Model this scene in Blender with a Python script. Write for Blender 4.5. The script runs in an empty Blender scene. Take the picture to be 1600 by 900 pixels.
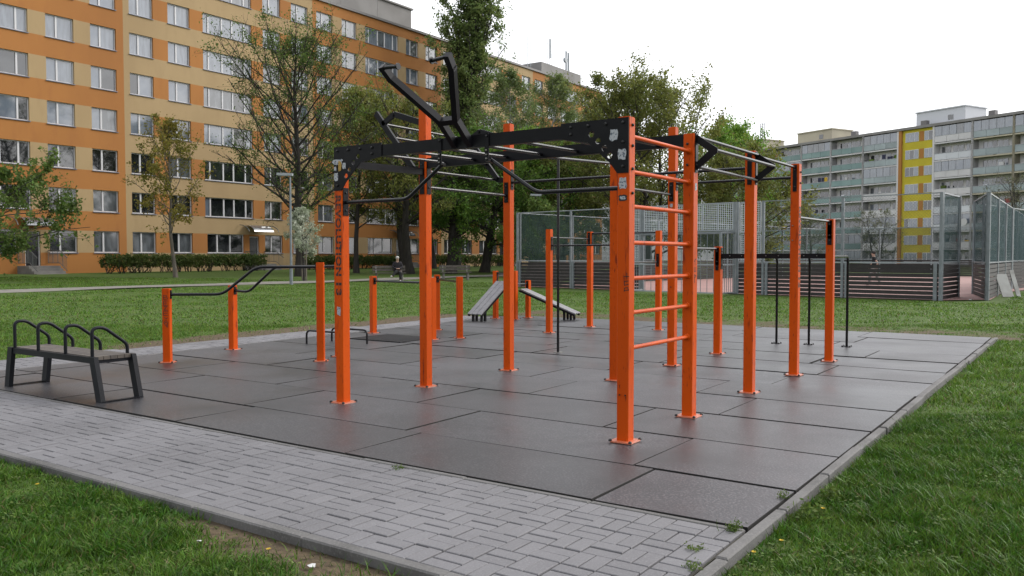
import bpy, math, random
import numpy as np

# ------------------------------------------------------------------ camera, sky, sun, exposure
scene = bpy.context.scene
cam_data = bpy.data.cameras.new("camera")
cam_data.sensor_width = 36.0
cam_data.lens = 36.0 * 1322.0 / 1600.0
cam_data.clip_end = 3000.0
cam = bpy.data.objects.new("camera", cam_data)
scene.collection.objects.link(cam)
cam.location = (0.0, 0.0, 1.56)
cam.rotation_euler = (math.radians(90 - 2.169), math.radians(0.04), math.radians(34.66))
scene.camera = cam

SUN_ELEV, SUN_ROT = math.radians(36), math.radians(34)
world = bpy.data.worlds.new("World")
scene.world = world
world.use_nodes = True
wn, wl = world.node_tree.nodes, world.node_tree.links
bg = wn["Background"]
sky = wn.new("ShaderNodeTexSky")
sky.sky_type = 'NISHITA'
sky.sun_disc = False
sky.sun_elevation = SUN_ELEV
sky.sun_rotation = SUN_ROT
sky.dust_density = 4.0
hs = wn.new("ShaderNodeHueSaturation")
hs.inputs['Saturation'].default_value = 0.25
wl.new(sky.outputs[0], hs.inputs['Color'])
cloud = wn.new("ShaderNodeMixRGB")            # an even, high overcast over the clear sky
cloud.inputs[0].default_value = 0.55
cloud.inputs[2].default_value = (10.6, 10.7, 11.1, 1)
wl.new(hs.outputs[0], cloud.inputs[1])
wl.new(cloud.outputs[0], bg.inputs[0])
bg.inputs[1].default_value = 0.112

sun_data = bpy.data.lights.new("sun", 'SUN')
sun_data.energy = 1.3
sun_data.angle = math.radians(25)
sun_data.color = (1.0, 0.95, 0.88)
sun = bpy.data.objects.new("sun", sun_data)
scene.collection.objects.link(sun)
# sun stands behind thin cloud off to the right of the picture
_a = SUN_ROT
sd = np.array([math.sin(_a) * math.cos(SUN_ELEV), math.cos(_a) * math.cos(SUN_ELEV), math.sin(SUN_ELEV)])
sun.rotation_euler = (math.atan2(math.hypot(sd[0], sd[1]), sd[2]), 0, math.atan2(sd[0], -sd[1]))
vs = scene.view_settings
vs.view_transform = 'Standard'
vs.look = 'None'
vs.exposure = 0.84
vs.gamma = 1.0

# ------------------------------------------------------------------ helpers
COL = scene.collection
RNG = np.random.default_rng(7)
random.seed(5)
ORG = {}                                     # world offset of an object's own space


def A(*v):
    return np.array(v, float)


def nrm(v):
    v = np.asarray(v, float)
    return v / (np.linalg.norm(v) + 1e-12)


def org(o):
    return ORG.get(o.name, np.zeros(3)) if o is not None else np.zeros(3)


def tag(o, label=None, cat=None, group=None, kind=None):
    if label: o["label"] = label
    if cat: o["category"] = cat
    if group: o["group"] = group
    if kind: o["kind"] = kind
    return o


def thing(name, loc, label, cat, group=None):
    o = bpy.data.objects.new(name, None)
    COL.objects.link(o)
    o.location = loc
    o.empty_display_size = 0.2
    ORG[o.name] = A(*loc)
    return tag(o, label, cat, group)


def link_mesh(name, me, parent=None, wloc=None):
    """object with mesh data given around wloc (world)"""
    o = bpy.data.objects.new(name, me)
    COL.objects.link(o)
    w = A(0, 0, 0) if wloc is None else np.asarray(wloc, float)
    if parent is not None:
        o.parent = parent
        o.location = w - org(parent)
    else:
        o.location = w
    ORG[o.name] = w
    return o


class MB:
    def __init__(self):
        self.v, self.f, self.m = [], [], []

    def add(self, vs_, fs, mi=0):
        b = len(self.v)
        self.v.extend([tuple(map(float, q)) for q in vs_])
        self.f.extend([tuple(b + i for i in q) for q in fs])
        self.m.extend([mi] * len(fs))
        return self

    def obox(self, c, ax, ay, az, mi=0):
        c, ax, ay, az = map(np.asarray, (c, ax, ay, az))
        vs_ = [c + sx * ax + sy * ay + sz * az for sx in (-1, 1) for sy in (-1, 1) for sz in (-1, 1)]
        fs = [(0, 1, 3, 2), (4, 6, 7, 5), (0, 4, 5, 1), (2, 3, 7, 6), (0, 2, 6, 4), (1, 5, 7, 3)]
        if np.dot(np.cross(ax, ay), az) < 0:
            fs = [q[::-1] for q in fs]
        return self.add(vs_, fs, mi)

    def box(self, x0, x1, y0, y1, z0, z1, mi=0):
        return self.obox(A((x0 + x1) / 2, (y0 + y1) / 2, (z0 + z1) / 2), A(abs(x1 - x0) / 2, 0, 0), A(0, abs(y1 - y0) / 2, 0),
                         A(0, 0, abs(z1 - z0) / 2), mi)

    def beam(self, p0, p1, w, h, up=(0, 0, 1), mi=0):
        p0, p1 = np.asarray(p0, float), np.asarray(p1, float)
        d = nrm(p1 - p0)
        s = np.cross(d, np.asarray(up, float))
        if np.linalg.norm(s) < 1e-4: s = np.cross(d, A(1, 0, 0))
        s = nrm(s)
        u = np.cross(s, d)
        return self.obox((p0 + p1) / 2, (p1 - p0) / 2, s * w / 2, u * h / 2, mi)

    def tube(self, pts, r, n=10, caps=True, mi=0):
        pts = [np.asarray(q, float) for q in pts]
        rs = r if hasattr(r, '__len__') else [r] * len(pts)
        t = [nrm(pts[min(i + 1, len(pts) - 1)] - pts[max(i - 1, 0)]) for i in range(len(pts))]
        ref = A(0, 0, 1) if abs(t[0][2]) < 0.9 else A(1, 0, 0)
        a = nrm(np.cross(t[0], ref))
        vs_, fs = [], []
        for i, q in enumerate(pts):
            a = nrm(a - t[i] * np.dot(a, t[i]))
            b = np.cross(t[i], a)
            for k in range(n):
                w = 2 * math.pi * k / n
                vs_.append(q + rs[i] * (math.cos(w) * a + math.sin(w) * b))
        for i in range(len(pts) - 1):
            for k in range(n):
                k2 = (k + 1) % n
                fs.append((i * n + k, i * n + k2, (i + 1) * n + k2, (i + 1) * n + k))
        if caps:
            fs.append(tuple(range(n))[::-1])
            fs.append(tuple((len(pts) - 1) * n + k for k in range(n)))
        return self.add(vs_, fs, mi)

    def prism(self, poly, o, ux, uy, th, mi=0):
        """poly (list of 2D) in plane o+ux*x+uy*y, thickness vector th"""
        o, ux, uy, th = map(lambda q: np.asarray(q, float), (o, ux, uy, th))
        n = len(poly)
        a = [o + ux * x + uy * y for x, y in poly]
        b = [q + th for q in a]
        fs = [tuple(range(n))[::-1], tuple(range(n, 2 * n))]
        fs += [(i, (i + 1) % n, n + (i + 1) % n, n + i) for i in range(n)]
        area = sum(poly[i][0] * poly[(i + 1) % n][1] - poly[(i + 1) % n][0] * poly[i][1] for i in range(n))
        if area * np.dot(np.cross(ux, uy), th) < 0: fs = [q[::-1] for q in fs]
        return self.add(a + b, fs, mi)

    def mesh(self, name, mats, off=(0, 0, 0), smooth=None):
        me = bpy.data.meshes.new(name)
        ox, oy, oz = off
        me.from_pydata([(x - ox, y - oy, z - oz) for x, y, z in self.v], [], self.f)
        for m in (mats if isinstance(mats, (list, tuple)) else [mats]): me.materials.append(m)
        if isinstance(mats, (list, tuple)) and len(mats) > 1: me.polygons.foreach_set('material_index', self.m)
        if smooth:
            me.shade_smooth()
            me.set_sharp_from_angle(angle=math.radians(smooth))
        me.update()
        return me

    def build(self, name, mats, parent=None, at=None, smooth=None):
        w = org(parent) if at is None else np.asarray(at, float)
        me = self.mesh(name, mats, w, smooth)
        return link_mesh(name, me, parent, w)


def np_mesh(name, V, loops, totals, mat, smooth=False):
    me = bpy.data.meshes.new(name)
    V = np.asarray(V, np.float32)
    loops = np.asarray(loops, np.int32)
    totals = np.asarray(totals, np.int32)
    me.vertices.add(len(V)); me.vertices.foreach_set('co', V.ravel())
    me.loops.add(len(loops)); me.loops.foreach_set('vertex_index', loops)
    me.polygons.add(len(totals))
    starts = np.concatenate([[0], np.cumsum(totals)[:-1]]).astype(np.int32)
    me.polygons.foreach_set('loop_start', starts)
    try: me.polygons.foreach_set('loop_total', totals)
    except Exception: pass
    if mat: me.materials.append(mat)
    me.update(calc_edges=True)
    if smooth: me.shade_smooth()
    return me


# ------------------------------------------------------------------ materials
def mat(name, col, rough=0.6, metal=0.0, spec=0.5, var=None, var2=None, bump=None, per=None, trans=None, ior=1.5, stretch=None, rvar=None, var3=None):
    """var=(scale, colour2, lo, hi) noise blend in world space; per=amount of per-object/island value change"""
    K = 0.61                                 # all base colours are written for exposure 0.1
    col = tuple(q * K for q in col)
    m = bpy.data.materials.new(name)
    m.use_nodes = True
    N, L = m.node_tree.nodes, m.node_tree.links
    b = N["Principled BSDF"]
    b.inputs['Roughness'].default_value = rough
    b.inputs['Metallic'].default_value = metal
    b.inputs['Specular IOR Level'].default_value = spec
    b.inputs['IOR'].default_value = ior
    rgb = N.new('ShaderNodeRGB'); rgb.outputs[0].default_value = (*col, 1)
    out = rgb.outputs[0]
    geo = N.new('ShaderNodeNewGeometry')
    pos = geo.outputs['Position']
    if stretch:
        mp = N.new('ShaderNodeMapping'); mp.inputs['Scale'].default_value = stretch
        L.new(pos, mp.inputs['Vector']); pos = mp.outputs[0]
    for vv in (var, var2, var3):
        if not vv: continue
        sc_, c2, lo, hi = vv
        c2 = tuple(q * K for q in c2)
        n = N.new('ShaderNodeTexNoise'); n.inputs['Scale'].default_value = sc_; n.inputs['Detail'].default_value = 5
        L.new(pos, n.inputs['Vector'])
        mr = N.new('ShaderNodeMapRange'); mr.inputs[1].default_value = lo; mr.inputs[2].default_value = hi
        L.new(n.outputs[0], mr.inputs[0])
        mx = N.new('ShaderNodeMixRGB'); L.new(mr.outputs[0], mx.inputs[0]); L.new(out, mx.inputs[1]); mx.inputs[2].default_value = (*c2, 1)
        out = mx.outputs[0]
    if per:
        if per[0] == 'object':
            oi = N.new('ShaderNodeObjectInfo'); src = oi.outputs['Random']
        else:
            src = geo.outputs['Random Per Island']
        mr = N.new('ShaderNodeMapRange'); mr.inputs[3].default_value = 1 - per[1]; mr.inputs[4].default_value = 1 + per[1]
        L.new(src, mr.inputs[0])
        h = N.new('ShaderNodeHueSaturation'); L.new(out, h.inputs['Color']); L.new(mr.outputs[0], h.inputs['Value'])
        if len(per) > 2:
            m2 = N.new('ShaderNodeMapRange'); m2.inputs[3].default_value = 0.5 - per[2]; m2.inputs[4].default_value = 0.5 + per[2]
            ml = N.new('ShaderNodeMath'); ml.operation = 'MULTIPLY'; ml.inputs[1].default_value = 7.13; L.new(src, ml.inputs[0])
            fr = N.new('ShaderNodeMath'); fr.operation = 'FRACT'; L.new(ml.outputs[0], fr.inputs[0])
            L.new(fr.outputs[0], m2.inputs[0]); L.new(m2.outputs[0], h.inputs['Hue'])
        out = h.outputs[0]
    L.new(out, b.inputs['Base Color'])
    if rvar:
        n = N.new('ShaderNodeTexNoise'); n.inputs['Scale'].default_value = rvar[0]; n.inputs['Detail'].default_value = 4
        L.new(pos, n.inputs['Vector'])
        mr = N.new('ShaderNodeMapRange'); mr.inputs[1].default_value = 0.35; mr.inputs[2].default_value = 0.65
        mr.inputs[3].default_value = rvar[1]; mr.inputs[4].default_value = rvar[2]
        L.new(n.outputs[0], mr.inputs[0]); L.new(mr.outputs[0], b.inputs['Roughness'])
    if bump:
        n = N.new('ShaderNodeTexNoise'); n.inputs['Scale'].default_value = bump[0]; n.inputs['Detail'].default_value = 3
        L.new(geo.outputs['Position'], n.inputs['Vector'])
        bp = N.new('ShaderNodeBump'); bp.inputs['Strength'].default_value = bump[1]; bp.inputs['Distance'].default_value = bump[2]
        L.new(n.outputs[0], bp.inputs['Height']); L.new(bp.outputs[0], b.inputs['Normal'])
    if trans:
        o = N["Material Output"]
        t = N.new('ShaderNodeBsdfTranslucent')
        L.new(out, t.inputs['Color'])
        mx = N.new('ShaderNodeMixShader'); mx.inputs[0].default_value = trans
        L.new(b.outputs[0], mx.inputs[1]); L.new(t.outputs[0], mx.inputs[2]); L.new(mx.outputs[0], o.inputs['Surface'])
    return m


M = {}
M['orange'] = mat('orange paint', (0.80, 0.108, 0.005), 0.36, var=(2.2, (0.64, 0.080, 0.005), 0.42, 0.70), var2=(22, (0.28, 0.036, 0.012), 0.62, 0.74), var3=(75, (0.20, 0.03, 0.014), 0.63, 0.72), stretch=(1, 1, 0.16), spec=0.12, bump=(60, 0.05, 0.002))
M['orange_flange_sheen'] = mat('orange base plate paint with painted sky highlight', (0.85, 0.22, 0.10), 0.28, var=(30, (0.55, 0.14, 0.06), 0.58, 0.75), spec=1.0, ior=1.7)  # plate colour lightened to imitate the pale sky highlight on the tops
M['black'] = mat('black powder coat', (0.006, 0.006, 0.009), 0.2, var=(9, (0.012, 0.012, 0.015), 0.45, 0.7), bump=(220, 0.03, 0.001), spec=0.32, ior=1.5)
M['black_flat'] = mat('black plate coat', (0.007, 0.007, 0.010), 0.36, var=(6, (0.013, 0.013, 0.016), 0.5, 0.75), bump=(160, 0.05, 0.001), spec=0.16)
M['bolt'] = mat('black bolt cap', (0.012, 0.012, 0.013), 0.45)
M['steel'] = mat('zinc bolt', (0.45, 0.44, 0.42), 0.35, 0.8)
M['charcoal'] = mat('charcoal powder coat', (0.011, 0.013, 0.018), 0.45, spec=0.18, bump=(200, 0.1, 0.001))
M['sticker_w'] = mat('torn white sticker', (0.55, 0.57, 0.62), 0.6, var=(55, (0.10, 0.13, 0.18), 0.52, 0.62))
M['sticker_y'] = mat('yellow sticker', (0.55, 0.33, 0.05), 0.6, var=(60, (0.12, 0.08, 0.03), 0.58, 0.64))
M['ink'] = mat('black marker ink', (0.012, 0.008, 0.008), 0.6)
M['rubber'] = mat('black rubber granulate tile', (0.016, 0.0165, 0.022), 0.3, var=(62, (0.150, 0.140, 0.150), 0.50, 0.68), var2=(0.6, (0.014, 0.014, 0.018), 0.55, 0.66), per=('object', 0.3), bump=(62, 0.3, 0.004), rvar=(0.7, 0.33, 0.50), spec=0.85)
M['rubber_dark'] = mat('newer black rubber tile', (0.008, 0.008, 0.009), 0.75, var=(260, (0.02, 0.019, 0.02), 0.5, 0.68), bump=(230, 0.5, 0.004), spec=.25)
M['subbase'] = mat('dark subbase under the tiles', (0.012, 0.011, 0.010), 0.9)
M['paver'] = mat('grey concrete paving brick', (0.225, 0.222, 0.236), 0.8, var=(1.1, (0.170, 0.167, 0.178), 0.40, 0.66), var2=(90, (0.28, 0.276, 0.288), 0.48, 0.75), per=('object', 0.055), bump=(150, 0.25, 0.003))
M['paver_far'] = mat('grey concrete paving bricks joined', (0.225, 0.222, 0.236), 0.8, var=(1.1, (0.170, 0.167, 0.178), 0.40, 0.66), var2=(90, (0.28, 0.276, 0.288), 0.48, 0.75), per=('island', 0.055), bump=(150, 0.25, 0.003))
M['joint'] = mat('sandy dark joint filling', (0.085, 0.078, 0.062), 0.95, var=(14, (0.035, 0.048, 0.018), 0.5, 0.66))
M['kerb'] = mat('weathered concrete kerb', (0.185, 0.18, 0.178), 0.85, var=(3.0, (0.115, 0.112, 0.108), 0.40, 0.66), var2=(70, (0.26, 0.255, 0.25), 0.5, 0.8), per=('object', 0.07), bump=(80, 0.3, 0.004))
M['wood'] = mat('weathered grey plank', (0.145, 0.122, 0.10), 0.7, var=(14, (0.085, 0.073, 0.064), 0.4, 0.65), stretch=(0.15, 1, 1), per=('object', 0.12))
M['board'] = mat('pale grey composite board', (0.30, 0.295, 0.305), 0.5, var=(12, (0.22, 0.215, 0.23), 0.4, 0.65))
M['galv'] = mat('galvanised steel', (0.30, 0.335, 0.36), 0.5, 0.35, var=(5, (0.24, 0.27, 0.29), 0.4, 0.65))
M['wire'] = mat('dull galvanised wire', (0.10, 0.115, 0.125), 0.6, 0.2)
M['galv_light'] = mat('pale galvanised mesh frame', (0.47, 0.51, 0.54), 0.5, 0.2, var=(5, (0.40, 0.43, 0.46), 0.4, 0.65))
M['plank_dark'] = mat('dark brown composite plank', (0.022, 0.018, 0.018), 0.6, var=(6, (0.038, 0.031, 0.03), 0.45, 0.7), per=('object', 0.2))
M['court'] = mat('pale red court surface', (0.44, 0.245, 0.22), 0.8, var=(0.6, (0.37, 0.22, 0.20), 0.4, 0.65))
M['gravel'] = mat('grey gravel path', (0.27, 0.255, 0.22), 0.9, var=(3, (0.2, 0.19, 0.165), 0.4, 0.65), bump=(40, 0.4, 0.01))
M['stucco_o'] = mat('orange stucco', (0.51, 0.212, 0.050), 0.9, var=(0.22, (0.43, 0.175, 0.042), 0.42, 0.62), var2=(2.0, (0.46, 0.185, 0.046), 0.52, 0.75), stretch=(1, 1, 0.35))
M['stucco_t'] = mat('tan stucco', (0.52, 0.37, 0.19), 0.9, var=(0.22, (0.45, 0.315, 0.16), 0.42, 0.62), var2=(2.0, (0.47, 0.33, 0.168), 0.52, 0.75), stretch=(1, 1, 0.35))
M['frame_w'] = mat('white window frame', (0.78, 0.78, 0.80), 0.4)
M['sill'] = mat('grey-blue metal sill', (0.22, 0.23, 0.30), 0.5)
M['roofgrey'] = mat('grey roof render', (0.33, 0.32, 0.31), 0.85, var=(0.4, (0.27, 0.26, 0.25), 0.4, 0.6))
M['roofcap'] = mat('grey metal coping', (0.20, 0.19, 0.19), 0.5, 0.2)
M['door'] = mat('dark glazed entrance door', (0.02, 0.02, 0.024), 0.15, spec=0.8)
M['concrete'] = mat('raw concrete', (0.28, 0.27, 0.25), 0.9, var=(1.5, (0.2, 0.19, 0.18), 0.4, 0.65))
M['rail'] = mat('grey painted railing', (0.16, 0.17, 0.17), 0.5, 0.2)
GL = dict(ior=1.75, spec=0.8)
M['glass_dark'] = mat('dark window glass', (0.012, 0.014, 0.017), 0.04, var=(0.9, (0.05, 0.055, 0.06), 0.48, 0.66), **GL)
M['glass_mid'] = mat('window glass over grey curtain', (0.10, 0.11, 0.12), 0.06, var=(3.5, (0.19, 0.21, 0.23), 0.42, 0.66), stretch=(1, 1, 0.3), **GL)
M['glass_light'] = mat('window glass over net curtain with painted sky sheen', (0.235, 0.27, 0.32), 0.08, var=(5.5, (0.16, 0.185, 0.225), 0.42, 0.62), stretch=(1, 1, 0.15), **GL)  # bluish grey of reflected sky mixed into the curtain colour
M['glass_blue'] = mat('window glass with painted blue sky reflection', (0.165, 0.20, 0.255), 0.06, var=(1.2, (0.235, 0.265, 0.31), 0.42, 0.62), **GL)  # pale blue base colour stands in for reflected sky
M['panel_w'] = mat('weathered grey panel wall', (0.86, 0.85, 0.86), 0.9, var=(0.25, (0.76, 0.75, 0.76), 0.42, 0.62))
M['panel_c'] = mat('cream panel wall', (0.66, 0.61, 0.46), 0.9, var=(0.3, (0.57, 0.52, 0.40), 0.42, 0.62))
M['wall_white'] = mat('off white balcony wall', (1.05, 1.04, 1.04), 0.9, var=(0.4, (0.95, 0.94, 0.93), 0.42, 0.62))
M['par_green'] = mat('blue green glazed balcony panel', (0.19, 0.32, 0.31), 0.3, var=(0.4, (0.24, 0.37, 0.355), 0.4, 0.6), per=('object', 0.14))
M['par_grey'] = mat('grey balcony panel', (0.44, 0.52, 0.54), 0.5, var=(0.6, (0.37, 0.44, 0.455), 0.4, 0.6), per=('object', 0.12))
M['par_white'] = mat('white balcony panel', (0.80, 0.83, 0.88), 0.5, per=('object', 0.1))
M['yellow'] = mat('yellow facade paint', (0.74, 0.62, 0.04), 0.85, var=(0.4, (0.66, 0.55, 0.035), 0.4, 0.6))
M['orange_strip'] = mat('orange facade paint', (0.52, 0.23, 0.05), 0.85)
M['bark'] = mat('dark bark', (0.030, 0.025, 0.021), 0.9, var=(7, (0.055, 0.047, 0.038), 0.42, 0.66), stretch=(1, 1, 0.2), bump=(18, 0.6, 0.02))
M['bark_pale'] = mat('pale bark', (0.21, 0.18, 0.145), 0.9, var=(9, (0.12, 0.105, 0.085), 0.42, 0.66), stretch=(1, 1, 0.2), bump=(18, 0.5, 0.02))
M['bark_birch'] = mat('birch bark', (0.42, 0.41, 0.39), 0.8, var=(9, (0.05, 0.045, 0.04), 0.55, 0.65), stretch=(1, 1, 2.5))


def leaf(name, col, col2, val=0.34, hue=0.02, tr=0.42, sc=0.45):
    g_ = 1.62
    return mat(name, tuple(q * g_ for q in col), 0.6, var=(sc, tuple(q * g_ for q in col2), 0.40, 0.62), per=('island', val, hue), trans=tr, spec=0.25)


M['leaf_dark'] = leaf('dark spring leaves', (0.07, 0.118, 0.026), (0.105, 0.155, 0.032))
M['leaf_olive'] = leaf('olive spring leaves', (0.125, 0.148, 0.034), (0.165, 0.178, 0.04))
M['leaf_brown'] = leaf('bronze young maple leaves', (0.200, 0.165, 0.026), (0.165, 0.165, 0.032))
M['leaf_green'] = leaf('fresh green leaves', (0.115, 0.205, 0.03), (0.085, 0.16, 0.03))
M['leaf_bright'] = leaf('bright green leaves', (0.15, 0.265, 0.034), (0.115, 0.215, 0.034))
M['leaf_poplar'] = leaf('poplar leaves', (0.155, 0.205, 0.060), (0.115, 0.165, 0.046))
M['leaf_birch'] = leaf('birch leaves', (0.16, 0.205, 0.07), (0.115, 0.16, 0.052))
M['leaf_grey'] = leaf('grey bud twigs', (0.13, 0.135, 0.08), (0.1, 0.115, 0.055))
M['leaf_hedge'] = leaf('hedge leaves', (0.055, 0.085, 0.02), (0.08, 0.105, 0.025))
M['blossom'] = leaf('white blossom', (0.48, 0.50, 0.42), (0.27, 0.32, 0.20), val=0.2, hue=0.01)
M['weed'] = leaf('weed leaves', (0.075, 0.125, 0.025), (0.11, 0.16, 0.03), sc=6)
M['skin'] = mat('skin', (0.55, 0.35, 0.26), 0.6)
M['cloth_black'] = mat('black cloth', (0.012, 0.012, 0.014), 0.9)
M['cloth_dark'] = mat('dark jacket', (0.016, 0.013, 0.018), 0.9)
M['hair'] = mat('white hair', (0.65, 0.63, 0.6), 0.8)
M['hair_dark'] = mat('dark hair', (0.02, 0.015, 0.012), 0.8)
M['trousers'] = mat('pale trousers', (0.40, 0.38, 0.36), 0.9)
M['white'] = mat('white scrap', (0.7, 0.7, 0.7), 0.7)
M['white_board'] = mat('dirty white board', (0.60, 0.60, 0.57), 0.7, var=(2, (0.42, 0.41, 0.38), 0.45, 0.7))
M['dandelion'] = mat('dandelion yellow', (0.75, 0.50, 0.01), 0.7)
M['lamp_glass'] = mat('lamp glass', (0.5, 0.5, 0.5), 0.3)
M['cloth_yellow'] = mat('yellow laundry', (0.7, 0.45, 0.04), 0.9)
M['cloth_navy'] = mat('navy laundry', (0.03, 0.035, 0.08), 0.9)
M['cloth_red'] = mat('pink laundry', (0.5, 0.12, 0.12), 0.9)

# ------------------------------------------------------------------ terrain
PX0, PX1, PY0, PY1 = -13.6, -1.52, 3.15, 18.5


def sstep(t):
    t = np.clip(t, 0, 1)
    return t * t * (3 - 2 * t)


def bumps(X, Y):
    return 0.012 * np.sin(X * 1.7 + 0.6 * Y) + 0.010 * np.sin(Y * 2.3 - X * 0.9 + 1) + 0.02 * np.sin(X * 0.31 + 2) * np.sin(Y * 0.27)


def gh(X, Y):
    X, Y = np.asarray(X, float), np.asarray(Y, float)
    base = 0.45 * sstep((-X - 15) / 38)
    dx = np.maximum(np.maximum(PX0 - X, X - PX1), 0)
    dy = np.maximum(np.maximum(PY0 - Y, Y - PY1), 0)
    d = np.hypot(dx, dy)
    edge = np.where((X > PX1 - .3) | (Y < PY0 + .3), -0.055, -0.02)
    z = base + edge * (1 - sstep(d / 1.6)) + bumps(X, Y) * sstep(d / 1.2)
    court = sstep((Y - 29) / 3) * sstep((X + 28) / 3) * sstep((4 - X) / 3)
    z = z * (1 - court) + court * (-0.015)
    inside = (X > PX0 + .05) & (X < PX1 - .05) & (Y > PY0 + .05) & (Y < PY1 - .05)
    return np.where(inside, -0.25, z)


def hnoise(X, Y, s, seed=0):
    X, Y = np.asarray(X) / s, np.asarray(Y) / s
    xi, yi = np.floor(X).astype(int), np.floor(Y).astype(int)
    fx, fy = sstep(X - xi), sstep(Y - yi)

    def h(a, b):
        n = np.sin(a * 127.1 + b * 311.7 + seed * 74.7) * 43758.5453
        return n - np.floor(n)
    return (h(xi, yi) * (1 - fx) + h(xi + 1, yi) * fx) * (1 - fy) + (h(xi, yi + 1) * (1 - fx) + h(xi + 1, yi + 1) * fx) * fy


def dirt(X, Y):
    """worn bare patches: along the front kerb, beside the left paving, behind the pad"""
    X, Y = np.asarray(X, float), np.asarray(Y, float)
    n = hnoise(X, Y, 0.35, 1) * 0.55 + hnoise(X, Y, 0.12, 2) * 0.45
    a = .9 * sstep((2.1 - abs(X + 3.1)) / 1.2) * sstep((Y - 2.45) / 0.6) * (Y < 3.2)
    b = sstep((X + 15.0) / 1.0) * (X < PX0 + .1) * sstep((Y - 6.5) / 2.5) * (Y < 18)
    c = 0.6 * sstep((21.5 - Y) / 2.5) * (Y > PY1 - .1) * (X > -13)
    return np.clip((np.maximum(np.maximum(a, b), c)) * 1.7 - n * 1.15, 0, 1)


def axis(lo, hi, centre_lo, centre_hi, fine, extra):
    c = list(np.arange(centre_lo, centre_hi + 1e-6, fine))
    s, x = fine, centre_hi
    while x < hi:
        s *= 1.22; x += s; c.append(x)
    s, x = fine, centre_lo
    while x > lo:
        s *= 1.22; x -= s; c.append(x)
    return np.array(sorted(set([round(q, 4) for q in c] + extra)))


gx = axis(-700, 500, -17, 8, 0.2, [PX0 + .04, PX0 + .06, PX1 - .06, PX1 - .04])
gy = axis(-150, 900, -1, 24, 0.2, [PY0 + .04, PY0 + .06, PY1 - .06, PY1 - .04])
GX, GY = np.meshgrid(gx, gy)
GZ = gh(GX, GY)
nx, ny = len(gx), len(gy)
V = np.stack([GX.ravel(), GY.ravel(), GZ.ravel()], 1)
ii = (np.arange(ny - 1)[:, None] * nx + np.arange(nx - 1)[None, :]).ravel()
Q = np.stack([ii, ii + 1, ii + nx + 1, ii + nx], 1)
me = np_mesh('lawn', V, Q.ravel(), np.full(len(Q), 4), None, True)
at_ = me.attributes.new('dirt', 'FLOAT', 'POINT')
at_.data.foreach_set('value', dirt(V[:, 0], V[:, 1]).astype(np.float32))


def lawn_material():
    m = bpy.data.materials.new('lawn'); m.use_nodes = True
    N, L = m.node_tree.nodes, m.node_tree.links
    b = N["Principled BSDF"]; b.inputs['Roughness'].default_value = 0.9; b.inputs['Specular IOR Level'].default_value = 0.2
    geo = N.new('ShaderNodeNewGeometry')

    def noise(s, d=5):
        n = N.new('ShaderNodeTexNoise'); n.inputs['Scale'].default_value = s; n.inputs['Detail'].default_value = d
        L.new(geo.outputs['Position'], n.inputs['Vector']); return n.outputs[0]

    def rng(x, lo, hi):
        r = N.new('ShaderNodeMapRange'); r.inputs[1].default_value = lo; r.inputs[2].default_value = hi; L.new(x, r.inputs[0]); return r.outputs[0]

    def mix(f, a, c):
        x = N.new('ShaderNodeMixRGB'); L.new(f, x.inputs[0])
        for i, q in ((1, a), (2, c)):
            if isinstance(q, tuple): x.inputs[i].default_value = (*[w_ * .64 for w_ in q], 1)
            else: L.new(q, x.inputs[i])
        return x.outputs[0]
    c = mix(rng(noise(0.30), .40, .62), (0.085, 0.155, 0.022), (0.110, 0.175, 0.030))
    c = mix(rng(noise(1.7), .42, .66), c, (0.065, 0.125, 0.020))
    c = mix(rng(noise(9.0), .50, .72), c, (0.125, 0.140, 0.045))
    c = mix(rng(noise(60.0, 3), .50, .70), c, (0.045, 0.075, 0.016))
    d = mix(rng(noise(25), .40, .65), (0.155, 0.115, 0.070), (0.090, 0.068, 0.043))
    at = N.new('ShaderNodeAttribute'); at.attribute_name = 'dirt'
    c = mix(rng(at.outputs['Fac'], 0.05, 0.55), c, d)
    L.new(c, b.inputs['Base Color'])
    bp = N.new('ShaderNodeBump'); bp.inputs['Strength'].default_value = 0.8; bp.inputs['Distance'].default_value = 0.05
    L.new(noise(14, 6), bp.inputs['Height']); L.new(bp.outputs[0], b.inputs['Normal'])
    return m


me.materials.append(lawn_material())
tag(link_mesh('lawn', me), 'wide green lawn around the exercise pad and blocks', kind='structure')


def strip(name, pts_l, pts_r, lift, material, label):
    mb = MB(); n = len(pts_l)
    for a, b in zip(pts_l, pts_r):
        for q in (a, b):
            mb.v.append((q[0], q[1], float(gh(q[0], q[1])) + lift))
    for i in range(n - 1):
        mb.f.append((2 * i, 2 * i + 1, 2 * i + 3, 2 * i + 2)); mb.m.append(0)
    o = mb.build(name, material); return tag(o, label, kind='structure')


ys = np.arange(0, 78, 2.0)
strip('footpath', [(-34.4 + 0.25 * math.sin(y * .2), y) for y in ys], [(-32.5 + 0.3 * math.sin(y * .17 + 1), y) for y in ys], 0.035, M['gravel'], 'narrow grey gravel path crossing the lawn before the orange block')

# ------------------------------------------------------------------ rubber pad of single tiles
pad = MB()
pad.box(PX0 + .08, PX1 - .1, PY0 + .08, PY1 - .05, -0.16, -0.05)
pad_o = tag(pad.build('exercise_pad', M['subbase']), 'black rubber tile surface under the orange exercise frames', kind='structure')
LX, RX = -12.28, -1.612


def left_edge(y): return -12.26 - 0.036 * max(0, y - 5.5)


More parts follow.
